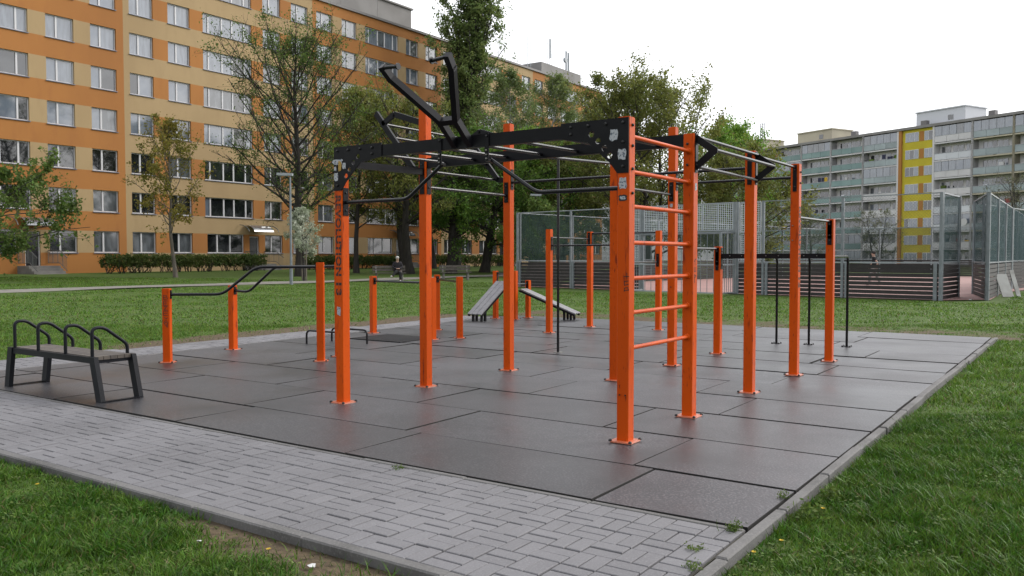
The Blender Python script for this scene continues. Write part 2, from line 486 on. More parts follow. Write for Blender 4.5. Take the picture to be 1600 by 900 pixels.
rows = [4.70, 5.65]
while rows[-1] + 1.145 < 17.6: rows.append(rows[-1] + 1.145)
rows.append(18.42)
first = {0: -2.63, 1: -2.81, 2: -3.69, 3: -3.03, 4: -3.75, 5: -3.24, 6: -3.0, 7: -3.4, 8: -2.9, 9: -3.8, 10: -3.57, 11: -3.77}
rr = random.Random(3)
TW = 2.25
for i in range(len(rows) - 1):
    y0, y1 = rows[i], rows[i + 1]
    cuts = [RX]
    x = first.get(i, -3.3)
    if RX - x > 2.3: cuts.append(RX - 1.1)
    while x > left_edge(y0) + .35:
        cuts.append(x); x -= TW + rr.uniform(-.02, .02)
    for k in range(len(cuts)):
        xr = cuts[k]
        last = k == len(cuts) - 1
        g = rr.choice([.007, .009, .011, .020 if rr.random() < .6 else .010])
        gy_ = rr.choice([.010, .013, .016, .020])
        zt = rr.uniform(-.005, .005)
        c = .0025
        yb = min(y1, 18.42)
        if last: xl0, xl1 = left_edge(y0), left_edge(y1)
        else: xl0 = xl1 = cuts[k + 1]
        tl = [rr.uniform(-.004, .004) for _ in range(4)]
        top = [(xl0 + g + c, y0 + gy_ + c), (xr - g - c, y0 + gy_ + c), (xr - g - c, yb - gy_ - c), (xl1 + g + c, yb - gy_ - c)]
        low = [(xl0 + g, y0 + gy_), (xr - g, y0 + gy_), (xr - g, yb - gy_), (xl1 + g, yb - gy_)]
        mb = MB()
        vv = [(a, b, zt + t) for (a, b), t in zip(top, tl)] + [(a, b, zt + t - c) for (a, b), t in zip(low, tl)] + [(a, b, -.049) for a, b in low]
        fs = [(0, 1, 2, 3)] + [(4 + q, 4 + (q + 1) % 4, (q + 1) % 4, q) for q in range(4)] + [(8 + q, 8 + (q + 1) % 4, 4 + (q + 1) % 4, 4 + q) for q in range(4)]
        mb.add(vv, fs[:1]); mb.f += fs[1:]; mb.m += [1] * 8
        mb.build('rubber_tile', [M['rubber'], M['subbase']], pad_o, at=((xl0 + xr) / 2, (y0 + yb) / 2, 0))
# the newer dark mat near the low V-bars
mb = MB(); mb.box(-11.55, -10.25, 11.30, 12.35, .006, .018)
mb.build('dark_mat', M['rubber_dark'], pad_o, at=(-11.1, 11.85, 0))

# ------------------------------------------------------------------ brick paving
walk = MB()
walk.box(PX0 + .1, PX1 - .09, PY0 + .085, 4.62, -.12, -.016)
walk.box(PX0 + .1, LX - .1, 4.64, 17.6, -.12, -.012)
walk_o = tag(walk.build('brick_walk', M['joint']), 'grey brick paving walk along the front and left of the pad', kind='structure')


def brick_mesh(name, lx, ly):
    mb = MB(); c = .004; g = .0042
    a, b = lx / 2 - g, ly / 2 - g
    t = [(-a + c, -b + c, 0), (a - c, -b + c, 0), (a - c, b - c, 0), (-a + c, b - c, 0)]
    m_ = [(-a, -b, -c), (a, -b, -c), (a, b, -c), (-a, b, -c)]
    l_ = [(-a, -b, -.05), (a, -b, -.05), (a, b, -.05), (-a, b, -.05)]
    mb.add(t + m_ + l_, [(0, 1, 2, 3)] + [(4 + q, 4 + (q + 1) % 4, (q + 1) % 4, q) for q in range(4)] + [(8 + q, 8 + (q + 1) % 4, 4 + (q + 1) % 4, 4 + q) for q in range(4)])
    return mb


BH, BV = brick_mesh('paving_brick', .2, .1), brick_mesh('paving_brick', .1, .2)
bh_me, bv_me = BH.mesh('paving_brick_long', M['paver']), BV.mesh('paving_brick_cross', M['paver'])
spots = []
x_hi, y_lo = -1.615, 3.233
ncol = int((x_hi - (-13.5)) / .2)
for r in range(7):
    y = y_lo + r * .2
    for q in range(ncol):
        x = x_hi - (q + .5) * .2
        if (r + q) % 2:
            spots += [(x, y + .05, 0), (x, y + .15, 0)]
        else:
            spots += [(x - .05, y + .1, 1), (x + .05, y + .1, 1)]
# left walk, further off
for r in range(int((17.5 - 4.64) / .2)):
    y = 4.66 + r * .2
    xl = left_edge(y) - .06
    for q in range(6):
        x = xl - (q + .5) * .2
        if x < -13.5: break
        if (r + q) % 2: spots += [(x, y + .05, 0), (x, y + .15, 0)]
        else: spots += [(x - .05, y + .1, 1), (x + .05, y + .1, 1)]


def in_view(x, y):
    lat = x * .8225 + y * .5687; dep = -x * .5687 + y * .8225
    return dep > 3.9 and abs(lat / dep) < .62


spots.sort(key=lambda s: (not in_view(s[0], s[1]), math.hypot(s[0], s[1])))
far = MB()
for n, (x, y, k) in enumerate(spots):
    dz = rr.uniform(-.0035, .0025)
    x += rr.uniform(-.0025, .0025); y += rr.uniform(-.0025, .0025)
    if n < 300:
        o = link_mesh('paving_brick', bv_me if k else bh_me, walk_o, (x, y, dz))
        o.rotation_euler = (rr.uniform(-.006, .006), rr.uniform(-.006, .006), rr.uniform(-.012, .012))
    else:
        src = BV if k else BH
        far.add([(a + x, b + y, c + dz) for a, b, c in src.v], src.f)
o = far.build('paving_bricks', M['paver_far'], walk_o); o['kind'] = 'stuff'

kerb_o = MB(); kerb_o.box(PX1 - .07, PX1 - .02, PY0 + .02, 18.4, -.2, -.06)
kerb_o.box(PX0, PX1 - .08, PY0 + .02, PY0 + .06, -.2, -.06)
kerb_o = tag(kerb_o.build('kerb', M['joint']), 'pale concrete kerb edging the pad and the brick walk', kind='structure')


def kerb_stone(x0, x1, y0, y1, top, tilt=0):
    mb = MB(); c = .009
    t = [(x0 + c, y0 + c), (x1 - c, y0 + c), (x1 - c, y1 - c), (x0 + c, y1 - c)]
    l_ = [(x0, y0), (x1, y0), (x1, y1), (x0, y1)]
    mb.add([(a, b, top) for a, b in t] + [(a, b, top - c) for a, b in l_] + [(a, b, -.22) for a, b in l_],
           [(0, 1, 2, 3)] + [(4 + q, 4 + (q + 1) % 4, (q + 1) % 4, q) for q in range(4)] + [(8 + q, 8 + (q + 1) % 4, 4 + (q + 1) % 4, 4 + q) for q in range(4)])
    o = mb.build('kerb_stone', M['kerb'], kerb_o, at=((x0 + x1) / 2, (y0 + y1) / 2, 0))
    o.rotation_euler.z = tilt


y = PY0
while y < 18.3:
    y2 = min(y + 1.0, 18.5)
    j = rr.uniform(-.011, .008)
    kerb_stone(PX1 - .08 + j, PX1 - .012 + j, y + .003, y2 - .003, .010 + rr.uniform(-.010, .010), rr.uniform(-.009, .009))
    y = y2
x = PX1 - .085
while x > PX0:
    x2 = max(x - 1.0, PX0)
    j = rr.uniform(-.004, .004)
    kerb_stone(x2 + .003, x - .003, PY0 + j, PY0 + .08 + j, .004 + rr.uniform(-.004, .006), rr.uniform(-.003, .003))
    x = x2
x = PX1 - .1
while x > LX:
    x2 = max(x - 1.0, LX)
    j = rr.uniform(-.003, .003)
    kerb_stone(x2 + .002, x - .002, 4.632 + j, 4.685 + j, .002 + rr.uniform(-.003, .004))
    x = x2
y = 4.7
while y < 17.5:
    y2 = min(y + 1, 17.6)
    xx = left_edge((y + y2) / 2) - .055
    kerb_stone(xx, xx + .05, y + .002, y2 - .002, .002, .036)
    y = y2

# ------------------------------------------------------------------ orange exercise frames
PS = 0.054                                   # half side of a post


def cham(h, c):
    return [(-h + c, -h), (h - c, -h), (h, -h + c), (h, h - c), (h - c, h), (-h + c, h), (-h, h - c), (-h, -h + c)]


PH = {}


def post(parent, x, y, h, plate=True, rot=0.0, bolts=True):
    PH[(round(x, 3), round(y, 3))] = h
    mb = MB()
    ca, sa = math.cos(rot), math.sin(rot)
    ux, uy = A(ca, sa, 0), A(-sa, ca, 0)
    mb.prism(cham(PS, .006), (x, y, .008), ux, uy, (0, 0, h - .016))
    mb.prism(cham(PS - .004, .006), (x, y, h - .008), ux, uy, (0, 0, .006))
    p = mb.build('post', M['orange'], parent, at=(x, y, 0))
    if plate:
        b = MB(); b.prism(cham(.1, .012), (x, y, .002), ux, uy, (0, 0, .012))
        b.build('base_plate', M['orange_flange_sheen'], p, at=(x, y, 0))
        if bolts:
            for sx, sy in ((-1, -1), (1, -1), (1, 1), (-1, 1)):
                q = A(x, y, 0) + ux * sx * .092 + uy * sy * .092
                b = MB(); b.tube([q + A(0, 0, .010), q + A(0, 0, .022), q + A(0, 0, .028)], [.016, .015, .008], 8)
                b.build('anchor_bolt', M['bolt'], p, at=q, smooth=40)
    return p


def bar(parent, pts, r=.017, name='bar', n=12, m='black'):
    mb = MB(); mb.tube(pts, r, n)
    return mb.build(name, M[m], parent, smooth=40)


def bend(pts, rad=.08, k=5):
    """round the corners of a polyline"""
    pts = [np.asarray(q, float) for q in pts]
    out = [pts[0]]
    for i in range(1, len(pts) - 1):
        a, b, c = pts[i - 1], pts[i], pts[i + 1]
        d1, d2 = nrm(a - b), nrm(c - b)
        r1 = min(rad, .45 * np.linalg.norm(a - b), .45 * np.linalg.norm(c - b))
        s, e = b + d1 * r1, b + d2 * r1
        for t in np.linspace(0, 1, k):
            out.append((1 - t) ** 2 * s + 2 * t * (1 - t) * b + t * t * e)
    return out + [pts[-1]]


def bracket(parent, x, y, nx_, ny_, z, h=.27, w=.062, rot=None):
    """black plate with two bolts on the post face with outward normal (nx, ny)"""
    n_ = nrm(A(nx_, ny_, 0)); s = A(-n_[1], n_[0], 0)
    z = min(z, PH.get((round(x, 3), round(y, 3)), 9) - h / 2 - .02)
    c = A(x, y, z) + n_ * (PS + .005)
    mb = MB(); mb.obox(c, n_ * .004, s * w / 2, A(0, 0, h / 2))
    o = mb.build('bracket', M['black_flat'], parent, at=c)
    for dz in (-h * .32, h * .32):
        q = c + A(0, 0, dz)
        b = MB(); b.tube([q + n_ * .004, q + n_ * .012, q + n_ * .016], [.011, .011, .006], 8)
        b.build('bolt_head', M['bolt'], o, at=q, smooth=40)
    return o


def bolt(parent, q, n_, m='bolt', r=.013):
    q = np.asarray(q, float); n_ = nrm(n_)
    b = MB(); b.tube([q, q + n_ * .010, q + n_ * .017], [r, r, r * .55], 8)
    return b.build('bolt_head', M[m], parent, at=q, smooth=40)


def joint_bar(parent, a, b, z, r=.017, z2=None):
    """straight bar between the facing faces of posts a and b, with brackets"""
    z2 = z if z2 is None else z2
    d = nrm(A(b[0] - a[0], b[1] - a[1], 0))
    p0 = A(a[0], a[1], z) + d * (PS + .004); p1 = A(b[0], b[1], z2) - d * (PS + .004)
    o = bar(parent, [p0, p1], r)
    bracket(parent, a[0], a[1], d[0], d[1], z + .04)
    bracket(parent, b[0], b[1], -d[0], -d[1], z2 + .04)
    return o


XA, XB, XC = -6.575, -4.95, -3.235
Y1, Y2, Y3, Y4, Y5 = 6.35, 7.70, 9.43, 11.16, 12.92
rig = thing('calisthenics_rig', (XB, 9.2, 0), 'large orange and black calisthenics frame with ladder and monkey bars', 'exercise frame', 'orange outdoor exercise frames on the pad')
P = {}
for nme, x, y, h in (('P1', XA, Y1, 2.70), ('P2', XA, Y2, 3.33), ('P3', XA, Y3, 3.34), ('P4', XC, Y1, 2.71), ('P6', XC, Y2, 2.73), ('P8', XC, Y3, 2.74),
                     ('P9', XC, Y4, 2.75), ('P10', XC, Y5, 2.10), ('P5', XB, Y3, 2.76), ('P7', XB, Y4, 3.37), ('P11', XB, Y5, 1.71)):
    P[nme] = post(rig, x, y, h)
    P[nme]['label'] = None or 'orange square steel post'
    del P[nme]['label']

# front beam with gusset plates
yf = Y1 - PS - .006
mb = MB(); mb.beam((XA + .5, Y1 - .02, 2.625), (XC - .5, Y1 - .02, 2.625), .06, .115)
mb.build('beam', M['black_flat'], rig)


def gusset(xp, sgn, big):
    """plate on the front face of the post with a stepped diagonal underside and a row of holes"""
    def ln(x, z): return (x, z)
    L0 = .63 if not big else .60
    lo = 2.245
    poly = [(-.05, 2.70), (L0, 2.70), (L0, 2.565), (.33, 2.515), (.12, 2.33), (.055, lo), (-.05, lo)]
    holes = [(.30, 2.585, .026), (.235, 2.525, .026), (.175, 2.46, .026), (.125, 2.395, .026)]
    # plate with real holes: built as strips around each hole through bmesh boolean-free tiling
    import bmesh
    from mathutils.geometry import delaunay_2d_cdt
    from mathutils import Vector
    pts = [Vector(q) for q in poly]
    edges = [(i, (i + 1) % len(poly)) for i in range(len(poly))]
    for hx, hz, hr in holes:
        b0 = len(pts)
        for k in range(14):
            w = 2 * math.pi * k / 14
            pts.append(Vector((hx + hr * math.cos(w), hz + hr * math.sin(w))))
        edges += [(b0 + k, b0 + (k + 1) % 14) for k in range(14)]
    vo, eo, fo, *_ = delaunay_2d_cdt(pts, edges, [], 0, 1e-5)

    def inside(px, pz):
        c = False
        n = len(poly)
        for i in range(n):
            (x1, z1), (x2, z2) = poly[i], poly[(i + 1) % n]
            if (z1 > pz) != (z2 > pz) and px < (x2 - x1) * (pz - z1) / (z2 - z1) + x1: c = not c
        return c and all((px - hx) ** 2 + (pz - hz) ** 2 > hr * hr * .93 for hx, hz, hr in holes)
    fs = [f for f in fo if inside(sum(vo[i].x for i in f) / 3, sum(vo[i].y for i in f) / 3)]
    t = .012
    vs_ = [(xp + sgn * q.x, yf, q.y) for q in vo] + [(xp + sgn * q.x, yf + t, q.y) for q in vo]
    n = len(vo)
    faces = []
    cnt = {}
    for f in fs:
        f = list(f) if sgn > 0 else list(f)[::-1]
        faces.append(tuple(f)); faces.append(tuple(n + i for i in f[::-1]))
        for i in range(3):
            e = (f[i], f[(i + 1) % 3]); cnt[e] = 1
    for (a, b) in list(cnt):
        if (b, a) not in cnt: faces.append((b, a, n + a, n + b))
    m = MB(); m.add(vs_, faces)
    g = m.build('gusset_plate', M['black_flat'], rig)
    for bx, bz in ((-.0, 2.66), (.16, 2.66), (.33, 2.66), (.50, 2.66), (.0, 2.50), (.0, 2.30), (.50, 2.60)):
        bolt(g, (xp + sgn * bx, yf, bz), (0, -1, 0))
    return g


g1 = gusset(XA, 1, False)
g2 = gusset(XC, -1, True)


def scrap(parent, c, ux, uy, n_, w, h, m, seed, name='sticker'):
    """thin torn sticker lying on a face"""
    r = random.Random(seed)
    poly = []
    K = 14
    for k in range(K):
        a = 2 * math.pi * k / K
        q = max(abs(math.cos(a)), abs(math.sin(a)))
        j = r.uniform(.74, 1.0)
        poly.append((w / 2 * math.cos(a) / q * j, h / 2 * math.sin(a) / q * j))
    mb = MB(); mb.prism(poly, np.asarray(c, float) + np.asarray(n_) * .0015, ux, uy, np.asarray(n_) * .0012)
    return mb.build(name, M[m], parent, at=c)


FX, FZ, FN = A(1, 0, 0), A(0, 0, 1), A(0, -1, 0)
for sx, sz, w, h, m, s in ((.005, 2.545, .17, .06, 'sticker_w', 1), (.04, 2.50, .05, .12, 'sticker_y', 2), (.10, 2.50, .06, .07, 'sticker_w', 3), (-.015, 2.39, .07, .10, 'sticker_w', 4), (-.03, 2.475, .04, .05, 'sticker_w', 9)):
    scrap(g1, (XA + sx, yf - (.0 if m == 'sticker_w' else .002), sz), FX, FZ, FN, w, h, m, s)
for sx, sz, w, h, m, s in ((-.085, 2.56, .085, .10, 'sticker_w', 5), (-.01, 2.40, .085, .10, 'sticker_w', 6)):
    scrap(g2, (XC + sx, yf, sz), FX, FZ, FN, w, h, m, s)
scrap(P['P4'], (XC - .005, Y1 - PS, 2.16), FX, FZ, FN, .085, .11, 'sticker_w', 7)
sk = scrap(P['P4'], (XC - .003, Y1 - PS, 2.04), FX, FZ, FN, .085, .06, 'ink', 8)
scrap(P['P4'], (XC - .003, Y1 - PS - .002, 2.04), FX, FZ, FN, .06, .03, 'sticker_w', 18)
scrap(P['P1'], (XA - .0, Y1 - PS, .98), FX, FZ, FN, .06, .10, 'sticker_w', 10)
for z, h in ((2.40, .11), (2.22, .08)):
    scrap(P['P6'], (XC + PS, Y2 - .0, z), A(0, 1, 0), FZ, A(1, 0, 0), .05, h, 'sticker_w', 11)
scrap(P['P7'], (XB, Y4 - PS, 2.27), FX, FZ, FN, .05, .06, 'sticker_w', 12)
for z in (2.64, 2.47, 2.28, 2.08):
    bolt(P['P4'], (XC + PS, Y1, z), (1, 0, 0))
for z in (2.63, 2.43):
    bolt(P['P6'], (XC - .01, Y2 - PS, z), (0, -1, 0)); bolt(P['P6'], (XC + PS, Y2, z), (1, 0, 0))
for q in ((-.025, .40), (.028, .40)):
    bolt(P['P4'], (XC + q[0], Y1 - PS, q[1]), (0, -1, 0), r=.006)
for z in (1.30, 1.12): bolt(P['P7'], (XB, Y4 - PS, z), (0, -1, 0), r=.008)
for z in (1.95, 1.76): bolt(P['P9'], (XC - .02, Y4 - PS, z), (0, -1, 0), 'steel', r=.009)

# second beam, side beam and the monkey rungs between the beams
mb = MB(); mb.beam((XA + PS, Y2, 2.655), (XC - PS, Y2, 2.67), .06, .115); mb.build('beam', M['black_flat'], rig)
mb = MB(); mb.beam((XA, Y1 + PS, 2.535), (XA, Y2 - PS, 2.555), .05, .075); mb.build('beam', M['black_flat'], rig)
bracket(rig, XA, Y2, 0, -1, 2.50, .42, .07)
bracket(rig, XA, Y2, 1, 0, 2.50, .42, .07)
for k in range(7):
    x = -6.26 + k * .448
    o = bar(rig, [(x, Y1 + .012, 2.625), (x, Y2 - .032, 2.645)], .0165, 'rung')
# wall-bar ladder
for z in (2.56, 2.265, 1.975, 1.67, 1.37, 1.08, .78):
    o = bar(rig, [(XC, Y1 + PS, z), (XC, Y2 - PS, z)], .0185, 'rung', m='orange')
    for y, s in ((Y1 + PS, 1), (Y2 - PS, -1)):
        b = MB(); b.tube([(XC, y, z), (XC, y + s * .014, z), (XC, y + s * .022, z)], [.030, .030, .022], 12)
        b.build('rung_collar', M['orange'], o, at=(XC, y, z), smooth=40)
# drop bars with their hangers
for xp, s, xm in ((XA, 1, -5.19), (XC, -1, -4.63)):
    x1 = -5.66 if s > 0 else -4.12
    bar(rig, bend([(xp + s * (PS + .004), Y1, 2.125), (x1, Y1, 2.125), (xm, Y1 - .0, 2.45)], .07), .0185, 'drop_bar')
    bracket(rig, xp, Y1, s, 0, 2.13, .29, .075)
    mb = MB(); mb.box(xm - .022, xm + .022, Y1 - .062, Y1 - .055, 2.43, 2.685); mb.box(xm - .02, xm + .02, Y1 - .055, Y1 + .01, 2.43, 2.45)
    hg = mb.build('hanger', M['black_flat'], rig)
    for z in (2.66, 2.53, 2.49, 2.455): bolt(hg, (xm, Y1 - .062, z), (0, -1, 0), 'steel' if z < 2.6 else 'bolt', r=.009)
# forward V with two grips
cx = -4.925
mb = MB()
for s in (-1, 1):
    mb.beam((cx + s * .09, Y1 - .03, 2.60), (cx + s * .09, 6.10, 2.80), .055, .065, up=(0, .678, .735))
mb.beam((cx - .118, 6.10, 2.80), (cx + .118, 6.10, 2.80), .055, .065, up=(0, .678, .735))
vbar = mb.build('grip_horn', M['black_flat'], rig)
for s in (-1, 1):
    mb = MB()
    q0, q1, q2 = A(cx + s * .09, 6.10, 2.80), A(cx + s * .355, 5.715, 3.165), A(cx + s * .375, 5.62, 3.26)
    up = (0, .678, .735)
    mb.beam(q0, q1 + nrm(q1 - q0) * .02, .055, .065, up); mb.beam(q1 - nrm(q2 - q1) * .02, q2, .055, .065, up)
    mb.build('horn_arm', M['black_flat'], vbar)
    g = MB(); e = A(cx + s * .20, 5.635, 3.235)
    g.tube([q2 - A(s * .01, 0, .02), e], .017, 12); g.tube([e, e - A(s * .012, 0, 0)], .030, 14)
    g.build('grip', M['black'], vbar, smooth=40)
# inclined pull-up ladder outside the tall left posts
for y in (Y2, Y3):
    mb = MB(); n_ = A(0, 1, 0)
    def seg(a, b, w):
        mb.beam((a[0], y, a[1]), (b[0], y, b[1]), .035, w, up=(0, 0, 1))
    seg((XA - PS, 2.585), (-6.76, 2.60), .07); seg((-6.745, 2.59), (-7.36, 3.32), .07)
    seg((XA - PS, 3.14), (-7.06, 3.28), .07); seg((-7.05, 3.285), (-7.25, 3.175), .06)
    mb.build('side_plate', M['black_flat'], rig)
for x, z in ((-7.235, 3.175), (-7.09, 3.0), (-6.94, 2.82), (-6.80, 2.60)):
    bar(rig, [(x, Y2 + .02, z), (x, Y3 - .02, z)], .0165, 'rung')
joint_bar(rig, (XA, Y2), (XA, Y3), 2.375)
# chevron triple bar outside the right posts
for y in (Y2, Y3):
    mb = MB()
    po = [(XC + PS, 2.725), (XC + .27, 2.575), (XC + .27, 2.535), (XC + PS, 2.37), (XC + PS, 2.45), (XC + .18, 2.553), (XC + PS, 2.645)]
    mb.prism(po, (0, y - .006, 0), (1, 0, 0), (0, 0, 1), (0, .012, 0))
    mb.box(XC + PS, XC + PS + .01, y - .03, y + .03, 2.36, 2.73)
    mb.build('chevron_plate', M['black_flat'], rig)
for x, z in ((XC + .075, 2.69), (XC + .255, 2.555), (XC + .075, 2.41)):
    bar(rig, [(x, Y2 + .0, z), (x, Y3 + .01, z)], .0165, 'rung')
bar(rig, [(XC, Y3 + PS, 2.70), (XC, Y4 - PS, 2.70)], .0165)
bracket(rig, XC, Y3, 0, -1, 2.56, .36, .05); bracket(rig, XC, Y4, 0, -1, 2.58, .34, .05)
for z in (2.66, 2.52):
    bolt(P['P9'], (XC - PS, Y4, z - .02), (-1, 0, 0)); bolt(P['P9'], (XC + PS, Y4, z - .02), (1, 0, 0))
# bars joining the rear posts
joint_bar(rig, (XA, Y3), (XB, Y3), 2.55)
joint_bar(rig, (XB, Y3), (XC, Y3), 2.55)
joint_bar(rig, (XB, Y4), (XC, Y4), 2.575)
joint_bar(rig, (XB, Y3), (XB, Y4), 2.42)
bar(rig, [(XB, Y2 + .03, 2.63), (XB, Y3 - PS, 2.70)], .0165)
joint_bar(rig, (XC, Y4), (XC, Y5), 2.06)
joint_bar(rig, (XB, Y4), (XB, Y5), 1.67)
# climbing pole on its arm
pole = A(-7.12, 11.6, 0)
bar(rig, [pole + A(0, 0, .01), pole + A(0, 0, 3.16)], .021, 'climbing_pole')
mb = MB(); mb.tube([pole + A(0, 0, .003), pole + A(0, 0, .014)], .075, 20); mb.build('pole_flange', M['steel'], rig, smooth=40)
bar(rig, [(XB - PS, Y4, 3.16), pole + A(0, 0, 3.16)], .021, 'pole_arm')
# dip bars behind
mb = MB(); mb.beam((XB + PS, Y5, 1.555), (XC - PS, Y5, 1.555), .05, .075)
rail_o = mb.build('beam', M['black_flat'], rig)
for k in range(8): bolt(rail_o, (XB + .2 + k * .19, Y5 - .025, 1.56), (0, -1, 0), 'steel', r=.008)
bracket(rig, XB, Y5, 1, 0, 1.58, .34, .07); bracket(rig, XB, Y5, 0, -1, 1.52, .36, .05); bracket(rig, XC, Y5, 0, -1, 1.92, .36, .06)
for x, xe, ye in ((-4.72, -4.66, 15.0), (-4.14, -4.13, 15.12), (XC, -3.5, 15.14)):
    o = bar(rig, bend([(x, Y5 + .03, 1.545), (xe, ye, 1.545), (xe, ye, .01)], .14), .0215, 'dip_bar')
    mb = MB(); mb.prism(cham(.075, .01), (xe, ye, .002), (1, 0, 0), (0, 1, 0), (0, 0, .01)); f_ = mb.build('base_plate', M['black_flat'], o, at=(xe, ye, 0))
    for sx, sy in ((-1, -1), (1, -1), (1, 1), (-1, 1)):
        q = A(xe + sx * .06, ye + sy * .06, .01)
        b = MB(); b.tube([q, q + A(0, 0, .012), q + A(0, 0, .018)], [.012, .012, .006], 8); b.build('anchor_bolt', M['bolt'], o, at=q)

# --- lettering and marker scribbles
UPV = A(0, 0, 1)
def lettering(parent, text, c, ux, uy, n_, size, m, name='lettering', gaps=True, width=None):
    cu = bpy.data.curves.new('lettering', 'FONT'); cu.body = text; cu.size = 1.0
    cu.offset = 0.042; cu.space_character = 1.1
    ob = bpy.data.objects.new('lettering', cu); COL.objects.link(ob)
    dg = bpy.context.evaluated_depsgraph_get()
    me_ = bpy.data.meshes.new_from_object(ob.evaluated_get(dg))
    bpy.data.objects.remove(ob)
    vs_ = [v.co.copy() for v in me_.vertices]; fs = [tuple(p.vertices) for p in me_.polygons]
    bpy.data.meshes.remove(me_)
    x0, x1 = min(v.x for v in vs_), max(v.x for v in vs_); y0, y1 = min(v.y for v in vs_), max(v.y for v in vs_)
    sx = (width or size / (y1 - y0) * (x1 - x0)) / (x1 - x0); sy = size / (y1 - y0)
    c, ux, uy, n_ = map(lambda q: np.asarray(q, float), (c, ux, uy, n_))
    mb = MB()
    mb.add([c + ux * (v.x - x0) * sx + uy * ((v.y - (y0 + y1) / 2) * sy) + n_ * .0012 for v in vs_], fs)
    o = mb.build(name, M[m], parent)
    return o, (x1 - x0) * sx


# reads downwards: glyph x runs down, glyph up points right
for pp, base, uy_, n_ in ((P['P1'], A(XA + .002, Y1 - PS, 0), A(1, 0, 0), A(0, -1, 0)), (P['P9'], A(XC + PS, Y4, 0), A(0, 1, 0), A(1, 0, 0))):
    for word, z0, wd in (('REVOLUTION', 2.195, .845), ('13', 1.28, .135)):
        lt, ln_ = lettering(pp, word, base + UPV * z0, (0, 0, -1), uy_, n_, .082, 'ink', width=wd)
        mb = MB(); mb.obox(base + UPV * (z0 - wd / 2) + n_ * .0022, uy_ * .0028, n_ * .0004, UPV * (wd / 2 + .005)); mb.build('stencil_bridge', M['orange'], lt)


def scribble(parent, strokes, c, ux, uy, n_, sc_, r=.0028, name='marker_scribble'):
    c, ux, uy, n_ = map(lambda q: np.asarray(q, float), (c, ux, uy, n_))
    mb = MB()
    for st in strokes:
        for a, b in zip(st[:-1], st[1:]):
            pa, pb = c + ux * a[0] * sc_ + uy * a[1] * sc_ + n_ * .001, c + ux * b[0] * sc_ + uy * b[1] * sc_ + n_ * .001
            d = nrm(pb - pa)
            mb.obox((pa + pb) / 2, (pb - pa) / 2 + d * r * .6, np.cross(n_, d) * r, n_ * .0006)
    return mb.build(name, M['ink'], parent)


E_ = [[(1, 0), (0, 0), (0, 1), (1, 1)], [(0, .5), (.8, .5)]]


def shift(strokes, dx, dy, s=1): return [[(x * s + dx, y * s + dy) for x, y in st] for st in strokes]


Bc = [[(0, 0), (0, 1), (.7, .95), (.8, .75), (.6, .55), (0, .5)], [(.6, .55), (1, .35), (.9, .1), (0, 0)]]
Zc = [[(0, 1), (1, 1), (0, 0), (1, 0)]]
Lc = [[(.3, 1), (.3, 0), (.6, -.05)]]
bez = shift(Bc, 0, 0) + shift(E_, 0, -1.35) + shift(Zc, 0, -2.5, .9) + shift(E_, 0, -3.75) + [[(.1, -4.2), (.6, -4.6), (.9, -4.3)], [(.5, -4.9), (.0, -5.5), (.5, -6.2), (1.0, -5.5), (.5, -4.9)], [(.5, -6.2), (.8, -6.6), (.85, -5.9)], [(.35, -5.6), (.5, -5.3), (.7, -5.6)]]
pct = [[(0, 0), (1, .2)], [(.1, -.1), (.1, .5), (.8, .6), (.9, .1)], [(.9, 1.2), (.1, 1.0), (.1, 1.7), (.9, 1.8)], [(0, 2.6), (1, 2.6)], [(.6, 2.2), (.6, 3.2)]]
tup = [[(.5, 3.5), (.5, 2.5)], [(.1, 3.1), (.9, 3.5)], [(.2, 2.2), (.2, 1.5), (.8, 1.5), (.8, 2.2)], [(.3, 1.0), (.3, -.3)], [(.3, 1.0), (.9, .8), (.3, .4)]]
scribble(P['P4'], pct, (XC + .010, Y1 - PS, 1.27), (1, 0, 0), (0, 0, 1), (0, -1, 0), .046, .0030)
scribble(P['P6'], tup, (XC + PS, Y2 - .035, 1.32), (0, 1, 0), (0, 0, 1), (1, 0, 0), .06, .0036)

# --- V-shaped dip bars, tall pair at the left
def vbars(label, pts, hs, bars, rots):
    t = thing('dip_bars', (sum(q[0] for q in pts) / 4, sum(q[1] for q in pts) / 4, 0), label, 'exercise bars', 'orange outdoor exercise frames on the pad')
    ps = [post(t, x, y, h, rot=r) for (x, y), h, r in zip(pts, hs, rots)]
    for i, j, zs, fr in bars:
        a, b = A(*pts[i], 0), A(*pts[j], 0)
        d = nrm(b - a)
        L = np.linalg.norm(b - a)
        poly = [a + d * (PS + .004) + A(0, 0, zs[0])]
        for f_, z in fr: poly.append(a + d * L * f_ + A(0, 0, z))
        poly.append(b - d * (PS + .004) + A(0, 0, zs[1]))
        bar(t, bend(poly, .11), .0215)
        for k, (q, s, z) in enumerate(((a, 1, zs[0]), (b, -1, zs[1]))):
            bracket(t, q[0], q[1], d[0] * s, d[1] * s, z, .13, .06)
    return t, ps


def ang(a, b): return math.atan2(b[1] - a[1], b[0] - a[0])


